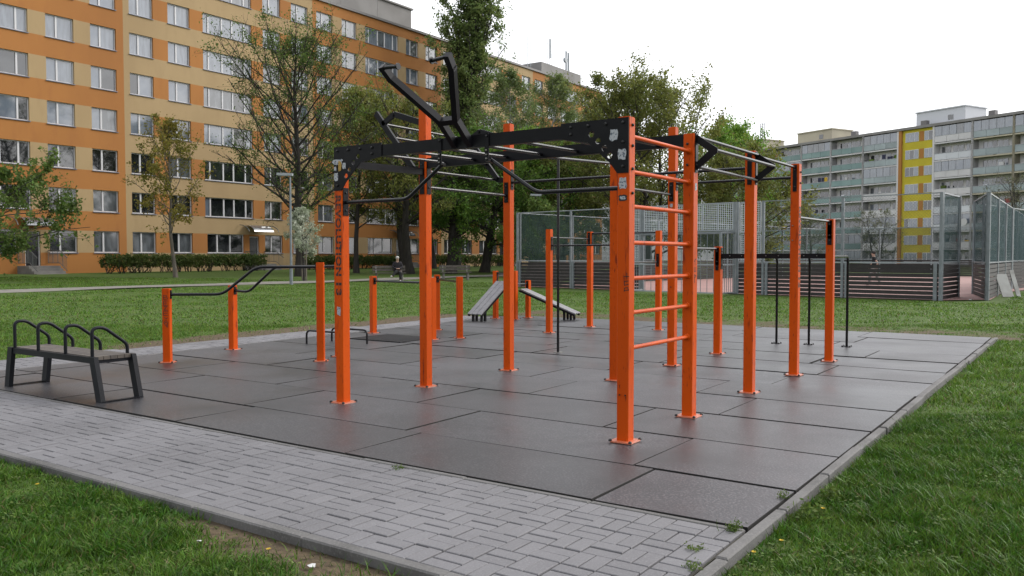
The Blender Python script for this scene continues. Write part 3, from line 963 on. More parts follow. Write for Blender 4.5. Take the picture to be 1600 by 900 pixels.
q1, q2, q3, q4 = (-11.19, 7.30), (-11.83, 8.93), (-9.45, 8.68), (-9.64, 9.24)
t, ps = vbars('two black kinked dip bars on four orange posts beside the bench', [q1, q2, q3, q4], [1.09, 1.08, 1.47, 1.47],
              [(0, 2, (1.0, 1.40), [(.36, 1.0), (.58, 1.40)]), (1, 3, (.99, 1.40), [(.16, .97), (.42, 1.39)])],
              [ang(q1, q3), ang(q2, q4), ang(q1, q3), ang(q2, q4)])
a_ = ang(q1, q3)
ux = A(math.cos(a_), math.sin(a_), 0)
if np.dot(ux, A(.8225, .5687, 0)) < 0: ux = -ux
nn = A(ux[1], -ux[0], 0)
scribble(ps[0], bez, A(q1[0], q1[1], .93) + nn * PS - ux * .03, ux, (0, 0, 1), nn, .062, .0036)
for z in (1.40, 1.31): bolt(ps[2], A(q3[0], q3[1], z) + ux * PS, ux, r=.01)
q5, q6, q6b, q7 = (-12.02, 12.45), (-11.42, 13.74), (-10.17, 12.10), (-9.92, 12.60)
vbars('low pair of straight dip bars on four short orange posts', [q5, q6, q6b, q7], [1.16, 1.17, 1.16, 1.17],
      [(0, 2, (1.06, 1.06), []), (1, 3, (1.07, 1.07), [])], [ang(q5, q6b), ang(q6, q7), ang(q5, q6b), ang(q6, q7)])

# --- square pull-up frame at the back
sq = thing('pull_up_frame', (-8.33, 15.4, 0), 'square pull-up frame of four orange posts at the back of the pad', 'exercise frame', 'orange outdoor exercise frames on the pad')
c1, c2, c3, c4 = (-9.14, 14.55), (-9.16, 16.26), (-7.56, 16.34), (-7.54, 14.60)
for c, h in ((c1, 2.1), (c2, 2.09), (c3, 2.09), (c4, 1.95)): post(sq, c[0], c[1], h)
joint_bar(sq, c1, c2, 1.93); joint_bar(sq, c1, c4, 1.77); joint_bar(sq, c2, c3, 2.05); joint_bar(sq, c4, c3, 1.43)

# --- sit-up boards
su = thing('sit_up_station', (-11.9, 17.2, 0), 'two sloping sit-up boards hung on three short orange posts', 'sit-up bench', 'orange outdoor exercise frames on the pad')
r1, r2, r3 = (-12.32, 17.10), (-11.72, 17.08), (-11.80, 17.78)
for c, h in ((r1, 1.19), (r2, 1.20), (r3, .95)): post(su, c[0], c[1], h)
joint_bar(su, r1, r2, 1.12); joint_bar(su, r2, r3, .86)


def incline(top, bot, side, w):
    top, bot = A(*top), A(*bot)
    d = nrm(bot - top); s = nrm(A(*side)); n_ = nrm(np.cross(s, d)); n_ = n_ if n_[2] > 0 else -n_
    fr = MB()
    for k in (-1, 1): fr.beam(top + s * k * (w / 2 - .02), bot + s * k * (w / 2 - .02), .04, .05, up=n_)
    for f_ in (.8, .92):
        q = top + (bot - top) * f_
        fr.beam(q - s * w * .3 - n_ * .02, A(q[0] - s[0] * w * .3, q[1] - s[1] * w * .3, .0), .05, .05)
        fr.beam(q + s * w * .3 - n_ * .02, A(q[0] + s[0] * w * .3, q[1] + s[1] * w * .3, .0), .05, .05)
    fr.beam(top - s * w / 2, top + s * w / 2, .04, .04)
    f_ = fr.build('board_frame', M['black_flat'], su)
    for k in range(3):
        c = (k - 1) * w / 3
        m = MB(); m.beam(top + s * c + n_ * .04, bot + s * c + n_ * .04, w / 3 - .012, .028, up=n_)
        m.build('board_plank', M['board'], f_)


incline((-12.02, 17.02, .90), (-12.15, 16.02, .14), (1, 0, 0), .42)
incline((-11.72, 17.43, .70), (-10.40, 17.83, .12), (-.2, 1, 0), .42)

# --- push-up bars
pu = thing('push_up_bars', (-11.1, 10.5, 0), 'pair of low black push-up hoops standing on the rubber pad', 'push-up bars', 'orange outdoor exercise frames on the pad')
for a, b in (((-11.50, 10.23), (-10.62, 10.25)), ((-11.50, 10.83), (-10.64, 10.86))):
    bar(pu, bend([(a[0], a[1], 0), (a[0], a[1], .245), (b[0], b[1], .245), (b[0], b[1], 0)], .09), .018, 'hoop')

# --- step bench with hoops, front left
be = thing('hoop_bench', (-9.65, 5.05, 0), 'low charcoal bench with plank seat and four black steel hoops', 'exercise bench')
sx0, sx1, sy0, sy1, sz = -10.63, -8.80, 4.86, 5.32, .475
mb = MB()
mb.box(sx0, sx1, sy0, sy0 + .03, sz - .065, sz); mb.box(sx0, sx1, sy1 - .03, sy1, sz - .065, sz)
mb.box(sx0, sx0 + .03, sy0 + .031, sy1 - .031, sz - .065, sz - .004); mb.box(sx1 - .03, sx1, sy0 + .031, sy1 - .031, sz - .067, sz - .035)
mb.build('seat_frame', M['charcoal'], be)
for k in range(5):
    y = sy0 + .034 + k * .0785
    m = MB(); m.box(sx0 + .034, sx1 + .012, y, y + .072, sz - .03, sz + .008)
    m.build('plank', M['wood'], be, at=((sx0 + sx1) / 2, y + .036, sz))
for x, dx in ((sx0 + .005, -.10), (sx1 - .005, .13)):
    for y in (sy0 - .012, sy1 + .012 - .05):
        m = MB(); w = .13
        s = 1 if dx > 0 else -1
        xa = x
        vs_ = []
        for z, ox in ((0, dx), (sz + .006, 0)):
            vs_ += [(xa + ox - w / 2 * (1 if s > 0 else .6), y, z), (xa + ox + w / 2 * (.6 if s > 0 else 1), y, z), (xa + ox + w / 2 * (.6 if s > 0 else 1), y + .05, z), (xa + ox - w / 2 * (1 if s > 0 else .6), y + .05, z)]
        m.add(vs_, [(3, 2, 1, 0), (4, 5, 6, 7)] + [(q, (q + 1) % 4, 4 + (q + 1) % 4, 4 + q) for q in range(4)])
        m.build('leg', M['charcoal'], be)
for x in (-10.57, -10.02, -9.42, -8.87):
    pts = [(x, sy0 + .03, sz), (x, sy0 + .03, sz + .31), (x, sy0 + .16, sz + .315), (x, sy1 - .03, sz + .11), (x, sy1 - .03, sz)]
    bar(be, bend(pts, .085, 6), .0185, 'hoop', m='charcoal')
for x in (-8.66, -10.74):
    m = MB(); m.beam((x, sy0, .012), (x, sy1, .012), .05, .012); m.build('floor_strip', M['charcoal'], be)

# ------------------------------------------------------------------ fenced ball court
C0 = A(-4.45, 32.5, 0)
CU, CV = A(-.9885, .1513, 0), A(.1513, .9885, 0)
UP = A(0, 0, 1)
CW, CL, FH, BH_ = 20.0, 38.0, 3.75, 1.26


def cp(u, v, z=0.0): return C0 + CU * u + CV * v + UP * z


mb = MB()
mb.add([cp(-.0, 0.02, .02), cp(CW, .02, .02), cp(CW, CL, .02), cp(0, CL, .02)], [(0, 3, 2, 1)])
mb.add([cp(-.0, .05, .016), cp(0, 9, .016), A(-3.2, 40, .016), A(-3.05, 33.9, .016), A(-3.9, 33.2, .016)], [(0, 4, 3, 2, 1)])
tag(mb.build('court_floor', M['court']), 'pale red ball court floor behind the plank fence', kind='structure')


def plank_run(parent, a, b, n=8, z0=.035, th=.03, pitch=.153, ph=.128, seg=True):
    """horizontal planks from a to b, each a piece of its own"""
    d = b - a
    for k in range(n):
        z = z0 + k * pitch
        m = MB(); m.beam(a + UP * (z + ph / 2), b + UP * (z + ph / 2), th, ph)
        m.build('plank', M['plank_dark'], parent, at=(a + b) / 2 + UP * z)


def fpost(parent, q, h=FH, w=.09, m='galv'):
    mb = MB(); mb.prism(cham(w / 2, .008), q, CU, CV, (0, 0, h)); return mb.build('post', M[m], parent, at=q)


def wires(parent, a, b, z0, z1, step=.11, r=.0019, name='chain_link_mesh', m='wire'):
    """diagonal wire net between a and b"""
    mb = MB(); L = np.linalg.norm(b - a); d = (b - a) / L; H = z1 - z0
    s = nrm(np.cross(d, UP))

    def wire(x0, za, x1, zb):
        p0, p1 = a + d * x0 + UP * za, a + d * x1 + UP * zb
        t = nrm(p1 - p0); n2 = np.cross(t, s)
        mb.add([p0 - n2 * r, p0 + n2 * r, p1 + n2 * r, p1 - n2 * r, p0 + s * r, p1 + s * r],
               [(0, 1, 2, 3), (1, 4, 5, 2), (4, 0, 3, 5)])
    x = -H
    while x < L:
        x0, x1 = x, x + H
        za, zb = z0, z1
        if x0 < 0: za, x0 = z0 - x0, 0
        if x1 > L: zb, x1 = z1 - (x1 - L), L
        if x1 - x0 > .05:
            wire(x0, za, x1, zb)
            wire(x0, z1 - (za - z0), x1, z0 + (z1 - zb))
        x += step
    o = mb.build(name, M[m], parent); return o


def netmat(name, col, period, fill):
    """fine woven net: solid threads with open holes between"""
    m = bpy.data.materials.new(name); m.use_nodes = True
    N, L = m.node_tree.nodes, m.node_tree.links
    b = N["Principled BSDF"]; b.inputs['Base Color'].default_value = (*col, 1); b.inputs['Roughness'].default_value = .9; b.inputs['Specular IOR Level'].default_value = .1
    geo = N.new('ShaderNodeNewGeometry')
    sp = N.new('ShaderNodeSeparateXYZ'); L.new(geo.outputs['Position'], sp.inputs[0])

    def thread(x):
        md = N.new('ShaderNodeMath'); md.operation = 'PINGPONG'; md.inputs[1].default_value = period / 2; L.new(x, md.inputs[0])
        lt_ = N.new('ShaderNodeMath'); lt_.operation = 'LESS_THAN'; lt_.inputs[1].default_value = period * fill / 2; L.new(md.outputs[0], lt_.inputs[0])
        return lt_.outputs[0]
    hz = N.new('ShaderNodeMath'); hz.operation = 'ADD'; L.new(sp.outputs[0], hz.inputs[0]); L.new(sp.outputs[1], hz.inputs[1])
    mx = N.new('ShaderNodeMath'); mx.operation = 'MAXIMUM'; L.new(thread(hz.outputs[0]), mx.inputs[0]); L.new(thread(sp.outputs[2]), mx.inputs[1])
    t = N.new('ShaderNodeBsdfTransparent'); ms = N.new('ShaderNodeMixShader')
    L.new(mx.outputs[0], ms.inputs[0]); L.new(t.outputs[0], ms.inputs[1]); L.new(b.outputs[0], ms.inputs[2])
    L.new(ms.outputs[0], N["Material Output"].inputs['Surface'])
    return m


M['net_green'] = netmat('teal windbreak net', (0.026, 0.055, 0.060), .04, .40)
M['net_dark'] = netmat('dark green ball net', (0.03, 0.05, 0.045), .05, .22)
M['net_white'] = netmat('white welded mesh', (0.50, 0.54, 0.57), .075, .24)


def sheet(parent, a, b, z0, z1, m, name='net'):
    mb = MB(); mb.add([a + UP * z0, b + UP * z0, b + UP * z1, a + UP * z1], [(0, 1, 2, 3)])
    return mb.build(name, M[m], parent)


def rail(parent, a, b, z, w=.05, h=.05, m='galv', name='rail'):
    mb = MB(); mb.beam(a + UP * z, b + UP * z, w, h); return mb.build(name, M[m], parent)


fence_front = thing('court_fence', cp(3.4, 0), 'court fence of dark planks and chain link facing the pad', 'fence', 'fences round the ball court')
us = [0, 3.42, 6.6]
for u in us + [7.72]: fpost(fence_front, cp(u, 0), w=.10)
fpost(fence_front, cp(.16, -.02), h=BH_ + .04, w=.12)
for a, b in zip(us[:-1], us[1:]):
    plank_run(fence_front, cp(a + .06, 0), cp(b - .06, 0))
    fpost(fence_front, cp(b - .16, -.03), h=BH_ + .04, w=.10)
    wires(fence_front, cp(a, 0), cp(b, 0), BH_ + .06, FH)
plank_run(fence_front, cp(6.66, 0), cp(7.66, 0))
rail(fence_front, cp(0, 0), cp(6.6, 0), FH - .02, .035, .035)
rail(fence_front, cp(0, 0), cp(7.72, 0), BH_ + .05, .09, .04, 'galv_light')
rail(fence_front, cp(0, 0), cp(6.6, 0), 2.55, .025, .025)


def mesh_frame(parent, a, b, z0, z1, cols=1):
    mb = MB()
    for z in (z0, z1): mb.beam(a + UP * z, b + UP * z, .05, .05)
    for k in range(cols + 1):
        q = a + (b - a) * k / cols
        mb.beam(q + UP * (z0 + .027), q + UP * (z1 - .027), .05 if k in (0, cols) else .035, .05 if k in (0, cols) else .035)
    o = mb.build('mesh_frame', M['galv_light'], parent)
    sheet(o, a, b, z0, z1, 'net_white', 'welded_mesh')


mesh_frame(fence_front, cp(6.72, 0), cp(7.60, 0), 1.36, 2.42); mesh_frame(fence_front, cp(6.72, 0), cp(7.60, 0), 2.50, FH - .03)

goal = thing('goal_cage', cp(10, -.6), 'galvanised goal cage of upright bars with mesh panels above', 'goal cage')
gu0, gu1, gd, gz = 7.85, 12.35, -1.15, 2.50
for u in (gu0, gu1):
    for v in (0, gd):
        if v == 0 or True: fpost(goal, cp(u, v), h=(FH if v == 0 else gz), w=.09)
for (a, b) in ((cp(gu0, gd), cp(gu1, gd)), (cp(gu0, gd), cp(gu0, 0)), (cp(gu1, gd), cp(gu1, 0))):
    for z in (.06, 1.2, gz): rail(goal, a, b, z, .045, .05, 'galv' if z > 2 else 'galv_light')
    L = np.linalg.norm(b - a)
    step = .30 if L > 3 else .16
    n = int(L / step)
    for k in range(1, n):
        q = a + (b - a) * k / n
        m = MB(); m.tube([q + UP * .06, q + UP * gz], .013 if L > 3 else .012, 6); m.build('goal_bar', M['galv'], goal, at=q, smooth=60)
rail(goal, cp(gu0, 0), cp(gu1, 0), gz + .02, .10, .10)
mesh_frame(goal, cp(gu0 + .06, 0), cp((gu0 + gu1) / 2 - .03, 0), gz + .12, FH - .02, 3)
mesh_frame(goal, cp((gu0 + gu1) / 2 + .03, 0), cp(gu1 - .06, 0), gz + .12, FH - .02, 3)
for k in range(9):
    u = gu0 + .2 + k * .5
    m = MB(); m.beam(cp(u, -.0, gz), cp(u, gd, gz), .02, .02); m.build('roof_bar', M['galv'], goal)

fl = thing('court_fence', cp(16, 0), 'left half of the court front fence with dark net above planks', 'fence', 'fences round the ball court')
us = [12.45, 13.3, 16.5, 20.0]
for u in us: fpost(fl, cp(u, 0), w=.10)
for u in (16.34, 19.8): fpost(fl, cp(u, -.03), h=BH_ + .04, w=.12)
for a, b in zip(us[:-1], us[1:]):
    plank_run(fl, cp(a + .06, 0), cp(b - .06, 0)); sheet(fl, cp(a, 0), cp(b, 0), BH_ + .08, FH, 'net_dark')
mesh_frame(fl, cp(12.5, -.03), cp(13.2, -.03), 1.36, FH - .03)
rail(fl, cp(12.45, 0), cp(20, 0), FH - .02, .04, .04, 'galv_light'); rail(fl, cp(12.45, 0), cp(20, 0), BH_ + .05, .09, .04, 'galv_light')


def side_fence(label, a, b, n, net, prefix='fences round the ball court'):
    t = thing('court_fence', (a + b) / 2, label, 'fence', prefix)
    for k in range(n + 1): fpost(t, a + (b - a) * k / n, w=.09)
    d = nrm(b - a)
    for k in range(n):
        p0, p1 = a + (b - a) * k / n + d * .06, a + (b - a) * (k + 1) / n - d * .06
        plank_run(t, p0, p1)
        sheet(t, p0, p1, BH_ + .08, FH, net)
    rail(t, a, b, FH - .02, .04, .04, 'galv_light'); rail(t, a, b, BH_ + .05, .09, .04)
    return t


side_fence('far left side fence of the court seen through its dark net', cp(CW, .2), cp(CW, CL), 9, 'net_dark')
side_fence('back fence of the court beyond the red floor', cp(.3, CL), cp(CW - .3, CL), 5, 'net_dark')
wA, wB, wC, wD = C0 + A(.02, .12, 0), A(-4.22, 35.2, 0), A(-4.1, 38.6, 0), A(-3.12, 33.65, 0)
side_fence('short fence wing left of the court entrance gap', wA, wB, 1, 'net_green')
side_fence('fence wing right of the court entrance with teal net', wC, wD + A(-.05, .1, 0), 1, 'net_green')
side_fence('tall teal netted fence running back at the right edge', wD, A(-3.35, 56, 0), 6, 'net_green')
side_fence('inner side fence of the court behind the entrance', A(-4.0, 41.0, 0), A(-.2 - 4.45 + .1513 * CL + .3, 32.5 + .9885 * CL, 0), 7, 'net_green')

for i, (lab, q, wdt, hgt, lean, m) in enumerate((('wide dirty white board leaning against the teal netted fence', A(-2.76, 37.0, 0), .42, .85, .5, 'white_board'), ('narrow white plank leaning beside the wide leaning board', A(-2.45, 37.5, 0), .16, 1.0, .5, 'white_board'))):
    mb = MB(); mb.obox(q + A(lean * -.25, .1, hgt / 2), A(wdt * .42, wdt * .27, 0), A(-lean * .3, lean * .4, hgt / 2), A(.009, -.014, .008))
    zmin = min(v[2] for v in mb.v)
    mb.v = [(x, y, z - zmin + float(gh(x, y)) * 0 - .01) for x, y, z in mb.v]
    tag(mb.build('leaning_board', M[m], at=q), lab, 'board')

# ------------------------------------------------------------------ orange apartment block
XF, ZG = -56.0, 0.40
SEC0, SECW = 16.2, 17.3
WT0, WP, WH = 3.28, 2.785, 1.48
bld = thing('apartment_building', (XF, 60, ZG), 'long orange and tan apartment block with white framed windows', 'building')
COLS = [(.45, 1.82), (3.45, 1.82), (6.40, 4.5), (12.0, 1.82), (14.95, 1.82)]
GCOLS = [(.45, 1.82), (3.45, 1.82), (6.55, 3.4), (12.0, 1.82), (14.95, 1.82)]
DOOR = (10.45, .95)
YEND = SEC0 + 5 * SECW
body = MB()
body.box(XF - 12, XF - .32, SEC0, YEND, ZG - .5, 23.75)
body.build('core_wall', M['stucco_o'], bld)
RD = .2


def win_mesh(w, h, splits):
    """frame bars seen from +X; y across, z up; origin at lower left of the opening"""
    mb = MB(); t = .065; x0, x1 = -RD, -RD + .07
    mb.box(x0, x1, 0, w, h - t, h); mb.box(x0, x1, 0, w, 0, t)
    mb.box(x0, x1, 0, t, t, h - t); mb.box(x0, x1, w - t, w, t, h - t)
    for s in splits: mb.box(x0 + .002, x1 + .012, s * w - .055, s * w + .055, t, h - t)
    sill = MB(); sill.box(-RD + .071, .07, -.04, w + .04, -.05, -.005)
    return mb.mesh('window', M['frame_w']), sill.mesh('sill', M['sill'])


KIND = {}


def window(parent, y0, z0, w, h, splits, mats, far_=False, x=XF):
    key = (round(w, 3), round(h, 3), tuple(splits))
    if key not in KIND: KIND[key] = (win_mesh(w, h, splits), {})
    (wm, sm), panes = KIND[key]
    o = link_mesh('window', wm, parent, (x, y0, z0))
    link_mesh('sill', sm, o, (x, y0, z0))
    ed = [0] + list(splits) + [1]
    cells = [(ed[i] * w, ed[i + 1] * w) for i in range(len(ed) - 1)]
    groups = [[c] for c in cells] if not far_ else [cells]
    for i, g in enumerate(groups):
        mname = mats[i % len(mats)]
        k2 = (i, far_, mname)
        if k2 not in panes:
            mb = MB()
            for a, b in g:
                mb.box(-RD + .0, -RD + .022, a + .01, b - .01, .01, h - .01)
            panes[k2] = mb.mesh('pane', M[mname])
        p = link_mesh('pane', panes[k2], o, (x, y0, z0))
        if not far_: p.rotation_euler = (0, 0, 0)
    return o


rw = random.Random(11)
for k in range(5):
    ys0 = SEC0 + k * SECW
    main, acc = ('stucco_o', 'stucco_t') if k % 2 == 0 else ('stucco_t', 'stucco_o')
    wall = MB()
    rows_z = [ZG - .3]
    ops = []
    for r in range(8):
        zt = WT0 + r * WP; zb = zt - WH
        cols = GCOLS if r == 0 else COLS
        for (o_, w) in cols: ops.append((ys0 + o_, ys0 + o_ + w, zb, zt))
    ops.append((ys0 + DOOR[0], ys0 + DOOR[0] + DOOR[1], .95, 3.15))
    zc = sorted(set([ZG - .3, 23.7] + [q for o_ in ops for q in (o_[2], o_[3])]))
    for i in range(len(zc) - 1):
        z0, z1 = zc[i], zc[i + 1]; zm = (z0 + z1) / 2
        live = [o_ for o_ in ops if o_[2] < zm < o_[3]]
        yc = sorted(set([ys0, ys0 + SECW] + [q for o_ in live for q in (o_[0], o_[1])]))
        is_row = any((WT0 + r * WP - WH) < zm < (WT0 + r * WP) for r in range(8))
        for j in range(len(yc) - 1):
            y0, y1 = yc[j], yc[j + 1]; ym = (y0 + y1) / 2
            if any(o_[0] < ym < o_[1] for o_ in live): continue
            mi = 1 if (is_row and ys0 + .5 < ym < ys0 + SECW - .6) else 0
            if mi == 1 and k % 2 == 1 and False: mi = 0
            wall.add([(XF, y0, z0), (XF, y1, z0), (XF, y1, z1), (XF, y0, z1)], [(0, 1, 2, 3)], mi)
    for (a, b, c, d) in ops:                      # reveals
        xr = XF - RD - .05
        wall.add([(XF, a, c), (XF, a, d), (xr, a, d), (xr, a, c)], [(0, 1, 2, 3)], 1 if a - ys0 > 1 else 0)
        wall.add([(XF, b, c), (xr, b, c), (xr, b, d), (XF, b, d)], [(0, 1, 2, 3)], 1 if b - ys0 < SECW - 1.2 else 0)
        wall.add([(XF, a, d), (XF, b, d), (xr, b, d), (xr, a, d)], [(0, 1, 2, 3)], 0)
        wall.add([(XF, a, c), (xr, a, c), (xr, b, c), (XF, b, c)], [(0, 1, 2, 3)], 0)
    wall.build('facade_section', [M[main], M[acc]], bld, at=(XF, ys0, ZG))
    far_ = ys0 > 80
    for r in range(8):
        zb = WT0 + r * WP - WH
        for ci, (o_, w) in enumerate(GCOLS if r == 0 else COLS):
            if w > 4: sp = [.12, .39, .60, .85]
            elif w > 3: sp = [.28, .63]
            else: sp = [.40]
            q = rw.random()
            if r >= 5: pool = ['glass_blue', 'glass_light', 'glass_blue', 'glass_mid', 'glass_light']  # paler panes high, darker low: sky and tree reflections put into the colour
            elif r >= 3: pool = ['glass_blue', 'glass_mid', 'glass_light', 'glass_dark', 'glass_blue']
            else: pool = ['glass_dark', 'glass_mid', 'glass_dark', 'glass_dark', 'glass_mid']
            if w > 3: pool = ['glass_dark', 'glass_dark', 'glass_mid', 'glass_blue', 'glass_dark'] if r < 5 else pool + ['glass_dark']
            main_m = rw.choice(pool)
            ms = [main_m if rw.random() < .72 else rw.choice(pool) for _ in range(len(sp) + 1)]
            window(bld, ys0 + o_, zb, w, WH, sp, ms, far_)
    # entrance: door, canopy, steps and railings
    dy0, dy1 = ys0 + DOOR[0], ys0 + DOOR[0] + DOOR[1]
    m = MB(); m.box(XF - .2, XF - .15, dy0, dy1, .95, 3.15); d_ = m.build('entrance_door', M['door'], bld, at=(XF, dy0, .95))
    m = MB(); m.box(XF - .149, XF - .10, dy0, dy0 + .07, .95, 3.15); m.box(XF - .149, XF - .10, dy1 - .07, dy1, .95, 3.15); m.box(XF - .149, XF - .1, dy0 + .07, dy1 - .07, 3.05, 3.15)
    m.build('door_frame', M['frame_w'], d_)
    m = MB()
    arc = [(XF + 1.25 * math.sin(t), 3.62 + .62 * math.cos(t) - .2) for t in np.linspace(.05, 1.45, 8)]
    for (xa, za), (xb, zb) in zip(arc[:-1], arc[1:]):
        m.beam((xa, (dy0 + dy1) / 2, za), (xb, (dy0 + dy1) / 2, zb), 1.9, .03, up=(0, 0, 1))
    m.build('canopy', M['glass_mid'], bld)
    for yy in (dy0 - .98, dy1 + .98):
        m = MB(); m.tube([(xa, yy, za) for xa, za in arc], .03, 6)
        m.build('canopy_rim', M['rail'], bld)
    m = MB(); m.box(XF, XF + 1.5, dy0 - .5, dy1 + .5, ZG - .3, .95)
    for q in range(3): m.box(XF + 1.501 + .3 * q, XF + 1.8 + .3 * q, dy0 - .5, dy1 + .5, ZG - .3, .95 - .16 * (q + 1))
    m.build('steps', M['concrete'], bld)
    for yy in (dy0 - .45, dy1 + .45):
        m = MB()
        line = [(XF + .05, yy, 1.95), (XF + 1.5, yy, 1.95), (XF + 2.4, yy, 1.45)]
        m.tube(line, .028, 6); m.tube([(x_, y_, z_ - .82) for x_, y_, z_ in line], .02, 6)
        for xx in np.arange(.05, 2.41, .12):
            zt = 1.95 if xx < 1.5 else 1.95 - (xx - 1.5) * .555
            m.tube([(XF + xx, yy, zt - .84), (XF + xx, yy, zt)], .011 if (round(xx / .12) % 5) else .024, 4, caps=False)
        m.build('railing', M['rail'], bld)
m = MB(); m.box(XF - 12.2, XF + .16, SEC0 - .1, YEND + .12, 23.70, 23.92); m.build('roof_coping', M['roofcap'], bld)
m = MB(); m.box(XF - 8.5, XF - 3.0, 41, 67.0, 23.92, 27.0); m.box(XF - 8.7, XF - 2.85, 40.8, 67.2, 27.0, 27.16)
m.box(XF - 2.999, XF - 2.985, 47.5, 47.54, 23.95, 27); m.box(XF - 2.999, XF - 2.985, 57.0, 57.04, 23.95, 27); m.box(XF - 2.999, XF - 2.985, 62, 62.04, 23.95, 27)
m.build('roof_house', M['roofgrey'], bld)
m = MB(); m.box(XF - 8.5, XF - 3.0, 92, 104 - 2, 23.92, 26.4); m.build('roof_house', M['roofgrey'], bld)
antn = [(90.3, 29.4, .03), (91.0, 29.4, .03), (95.5, 30.2, .09), (95.0, 30.0, .03), (99.6, 29.4, .09), (100.2, 29.3, .08), (96.1, 28.4, .05)]
for yy, zt, w in antn:
    m = MB(); m.tube([(XF - 4.0, yy, 23.9), (XF - 4.0, yy, zt)], .035, 6)
    if w > .06: m.box(XF - 4 + .06, XF - 4 + .22, yy - w, yy + w, zt - 2.6, zt - .1)
    m.build('antenna', M['galv_light'], bld)
m = MB(); m.tube([(XF - 3.8, 99.0, 28.0), (XF - 3.5, 99.0, 28.0)], .35, 14); m.build('dish_antenna', M['galv_light'], bld)

# ------------------------------------------------------------------ balcony block on the right
B0, BD, BN = A(-8.7, 143.5, 0), nrm(A(-.9, .436, 0)), nrm(A(-.436, -.9, 0))
RB = thing('balcony_block', tuple(B0 + BD * 25), 'distant grey panel block with balconies and one yellow strip', 'building')
FLH, ZB, NF = 2.8, -.25, 8
ZTOP = ZB + NF * FLH


def bp(s, o_, z): return B0 + BD * s + BN * o_ + UP * z


def bbox(mb, s0, s1, o0, o1, z0, z1, mi=0):
    return mb.obox(bp((s0 + s1) / 2, (o0 + o1) / 2, (z0 + z1) / 2), BD * (s1 - s0) / 2, BN * (o1 - o0) / 2, UP * (z1 - z0) / 2, mi)


m = MB(); bbox(m, -12, 64, -11, -1.4, ZB - 1, ZTOP); m.build('core_wall', M['wall_white'], RB)
m = MB(); bbox(m, -12.2, 64.2, -11.2, .25, ZTOP, ZTOP + .42); m.build('roof_edge', M['roofgrey'], RB)
rb = random.Random(4)
edges = [(-11.2, -4.6, 'c'), (-4.6, 1.9, 'c'), (1.9, 8.2, 'c'), (8.2, 14.6, 'v'), (21.0, 27.8, 'v'), (27.8, 34.6, 'g'), (34.6, 41.3, 'g'), (41.3, 48.3, 'g'), (48.3, 55.3, 'g'), (55.3, 62.3, 'g')]
for s0, s1, kind in edges:
    wallm = M['panel_c'] if kind == 'c' else M['panel_w']
    for s in (s0, s1):
        m = MB(); bbox(m, s - .16, s + .16, -1.39, .1, ZB - .5, ZTOP - .002); m.build('pier', wallm, RB)
    for fl_ in range(NF):
        z0 = ZB + fl_ * FLH
        m = MB(); bbox(m, s0 + .161, s1 - .161, -1.39, .06, z0 - .1, z0 + .1); m.build('floor_slab', wallm, RB)
        w = s1 - s0
        # window and balcony door in the back wall
        for a, b, zz in ((.24, .50, .85), (.62, .86, .85), (.52, .62, .1)) if kind != 'v' else ((.10, .28, .1), (.34, .62, .85), (.68, .92, .85)):
            fr = MB(); bbox(fr, s0 + a * w, s0 + b * w, -1.40, -1.34, z0 + zz, z0 + 2.35)
            f_ = fr.build('window', M['frame_w'], RB)
            n = 2 if b - a > .15 else 1
            pn = MB()
            for q in range(n):
                c0 = s0 + a * w + (b - a) * w * q / n + .07; c1 = s0 + a * w + (b - a) * w * (q + 1) / n - .07
                bbox(pn, c0, c1, -1.339, -1.32, z0 + zz + .08, z0 + 2.27)
            pn.build('pane', M[rb.choice(['glass_dark', 'glass_mid', 'glass_mid', 'glass_light', 'glass_dark'])], f_)
        # parapet of single panels
        if kind == 'g': pm = 'par_green'
        elif kind == 'c': pm = 'par_grey'
        else: pm = rb.choice(['par_white', 'par_grey', 'par_white', 'panel_w'])
        for q in range(3):
            c0 = s0 + .17 + (w - .34) * q / 3 + .02; c1 = s0 + .17 + (w - .34) * (q + 1) / 3 - .02
            m = MB(); bbox(m, c0, c1, .0, .05, z0 + .18, z0 + 1.15); m.build('balcony_panel', M[pm], RB, at=bp((c0 + c1) / 2, 0, z0))
        m = MB(); bbox(m, s0 + .162, s1 - .162, -.03, .08, z0 + 1.151, z0 + 1.22); m.build('handrail', M['galv_light'], RB)
        # glazed-in balconies
        if (kind == 'v' and fl_ in (7, 5, 2)) or (kind == 'c' and fl_ == 7) or (kind == 'g' and rb.random() < .22):
            nn_ = 5
            for q in range(nn_):
                c0 = s0 + .17 + (w - .34) * q / nn_ + .03; c1 = s0 + .17 + (w - .34) * (q + 1) / nn_ - .03
                m = MB(); bbox(m, c0, c1, .0, .03, z0 + 1.23, z0 + 2.66); m.build('balcony_glazing', M[rb.choice(['glass_light', 'glass_light', 'glass_blue', 'glass_mid'])], RB, at=bp(c0, 0, z0))
# things kept on the balconies
for k in range(46):
    s0, s1, kind = edges[rb.randrange(2, len(edges) - 1)]
    fl_ = rb.randrange(1, NF); s = rb.uniform(s0 + .5, s1 - .5); z0 = ZB + fl_ * FLH
    m = MB(); hh = rb.uniform(.3, .9); bbox(m, s - rb.uniform(.15, .5), s + rb.uniform(.15, .5), -.55, -.2, z0 + 1.0, z0 + 1.0 + hh)
    m.build('balcony_item', M[rb.choice(['cloth_navy', 'white', 'cloth_red', 'leaf_green', 'leaf_dark', 'par_white', 'cloth_black', 'wood', 'cloth_yellow'])], RB)
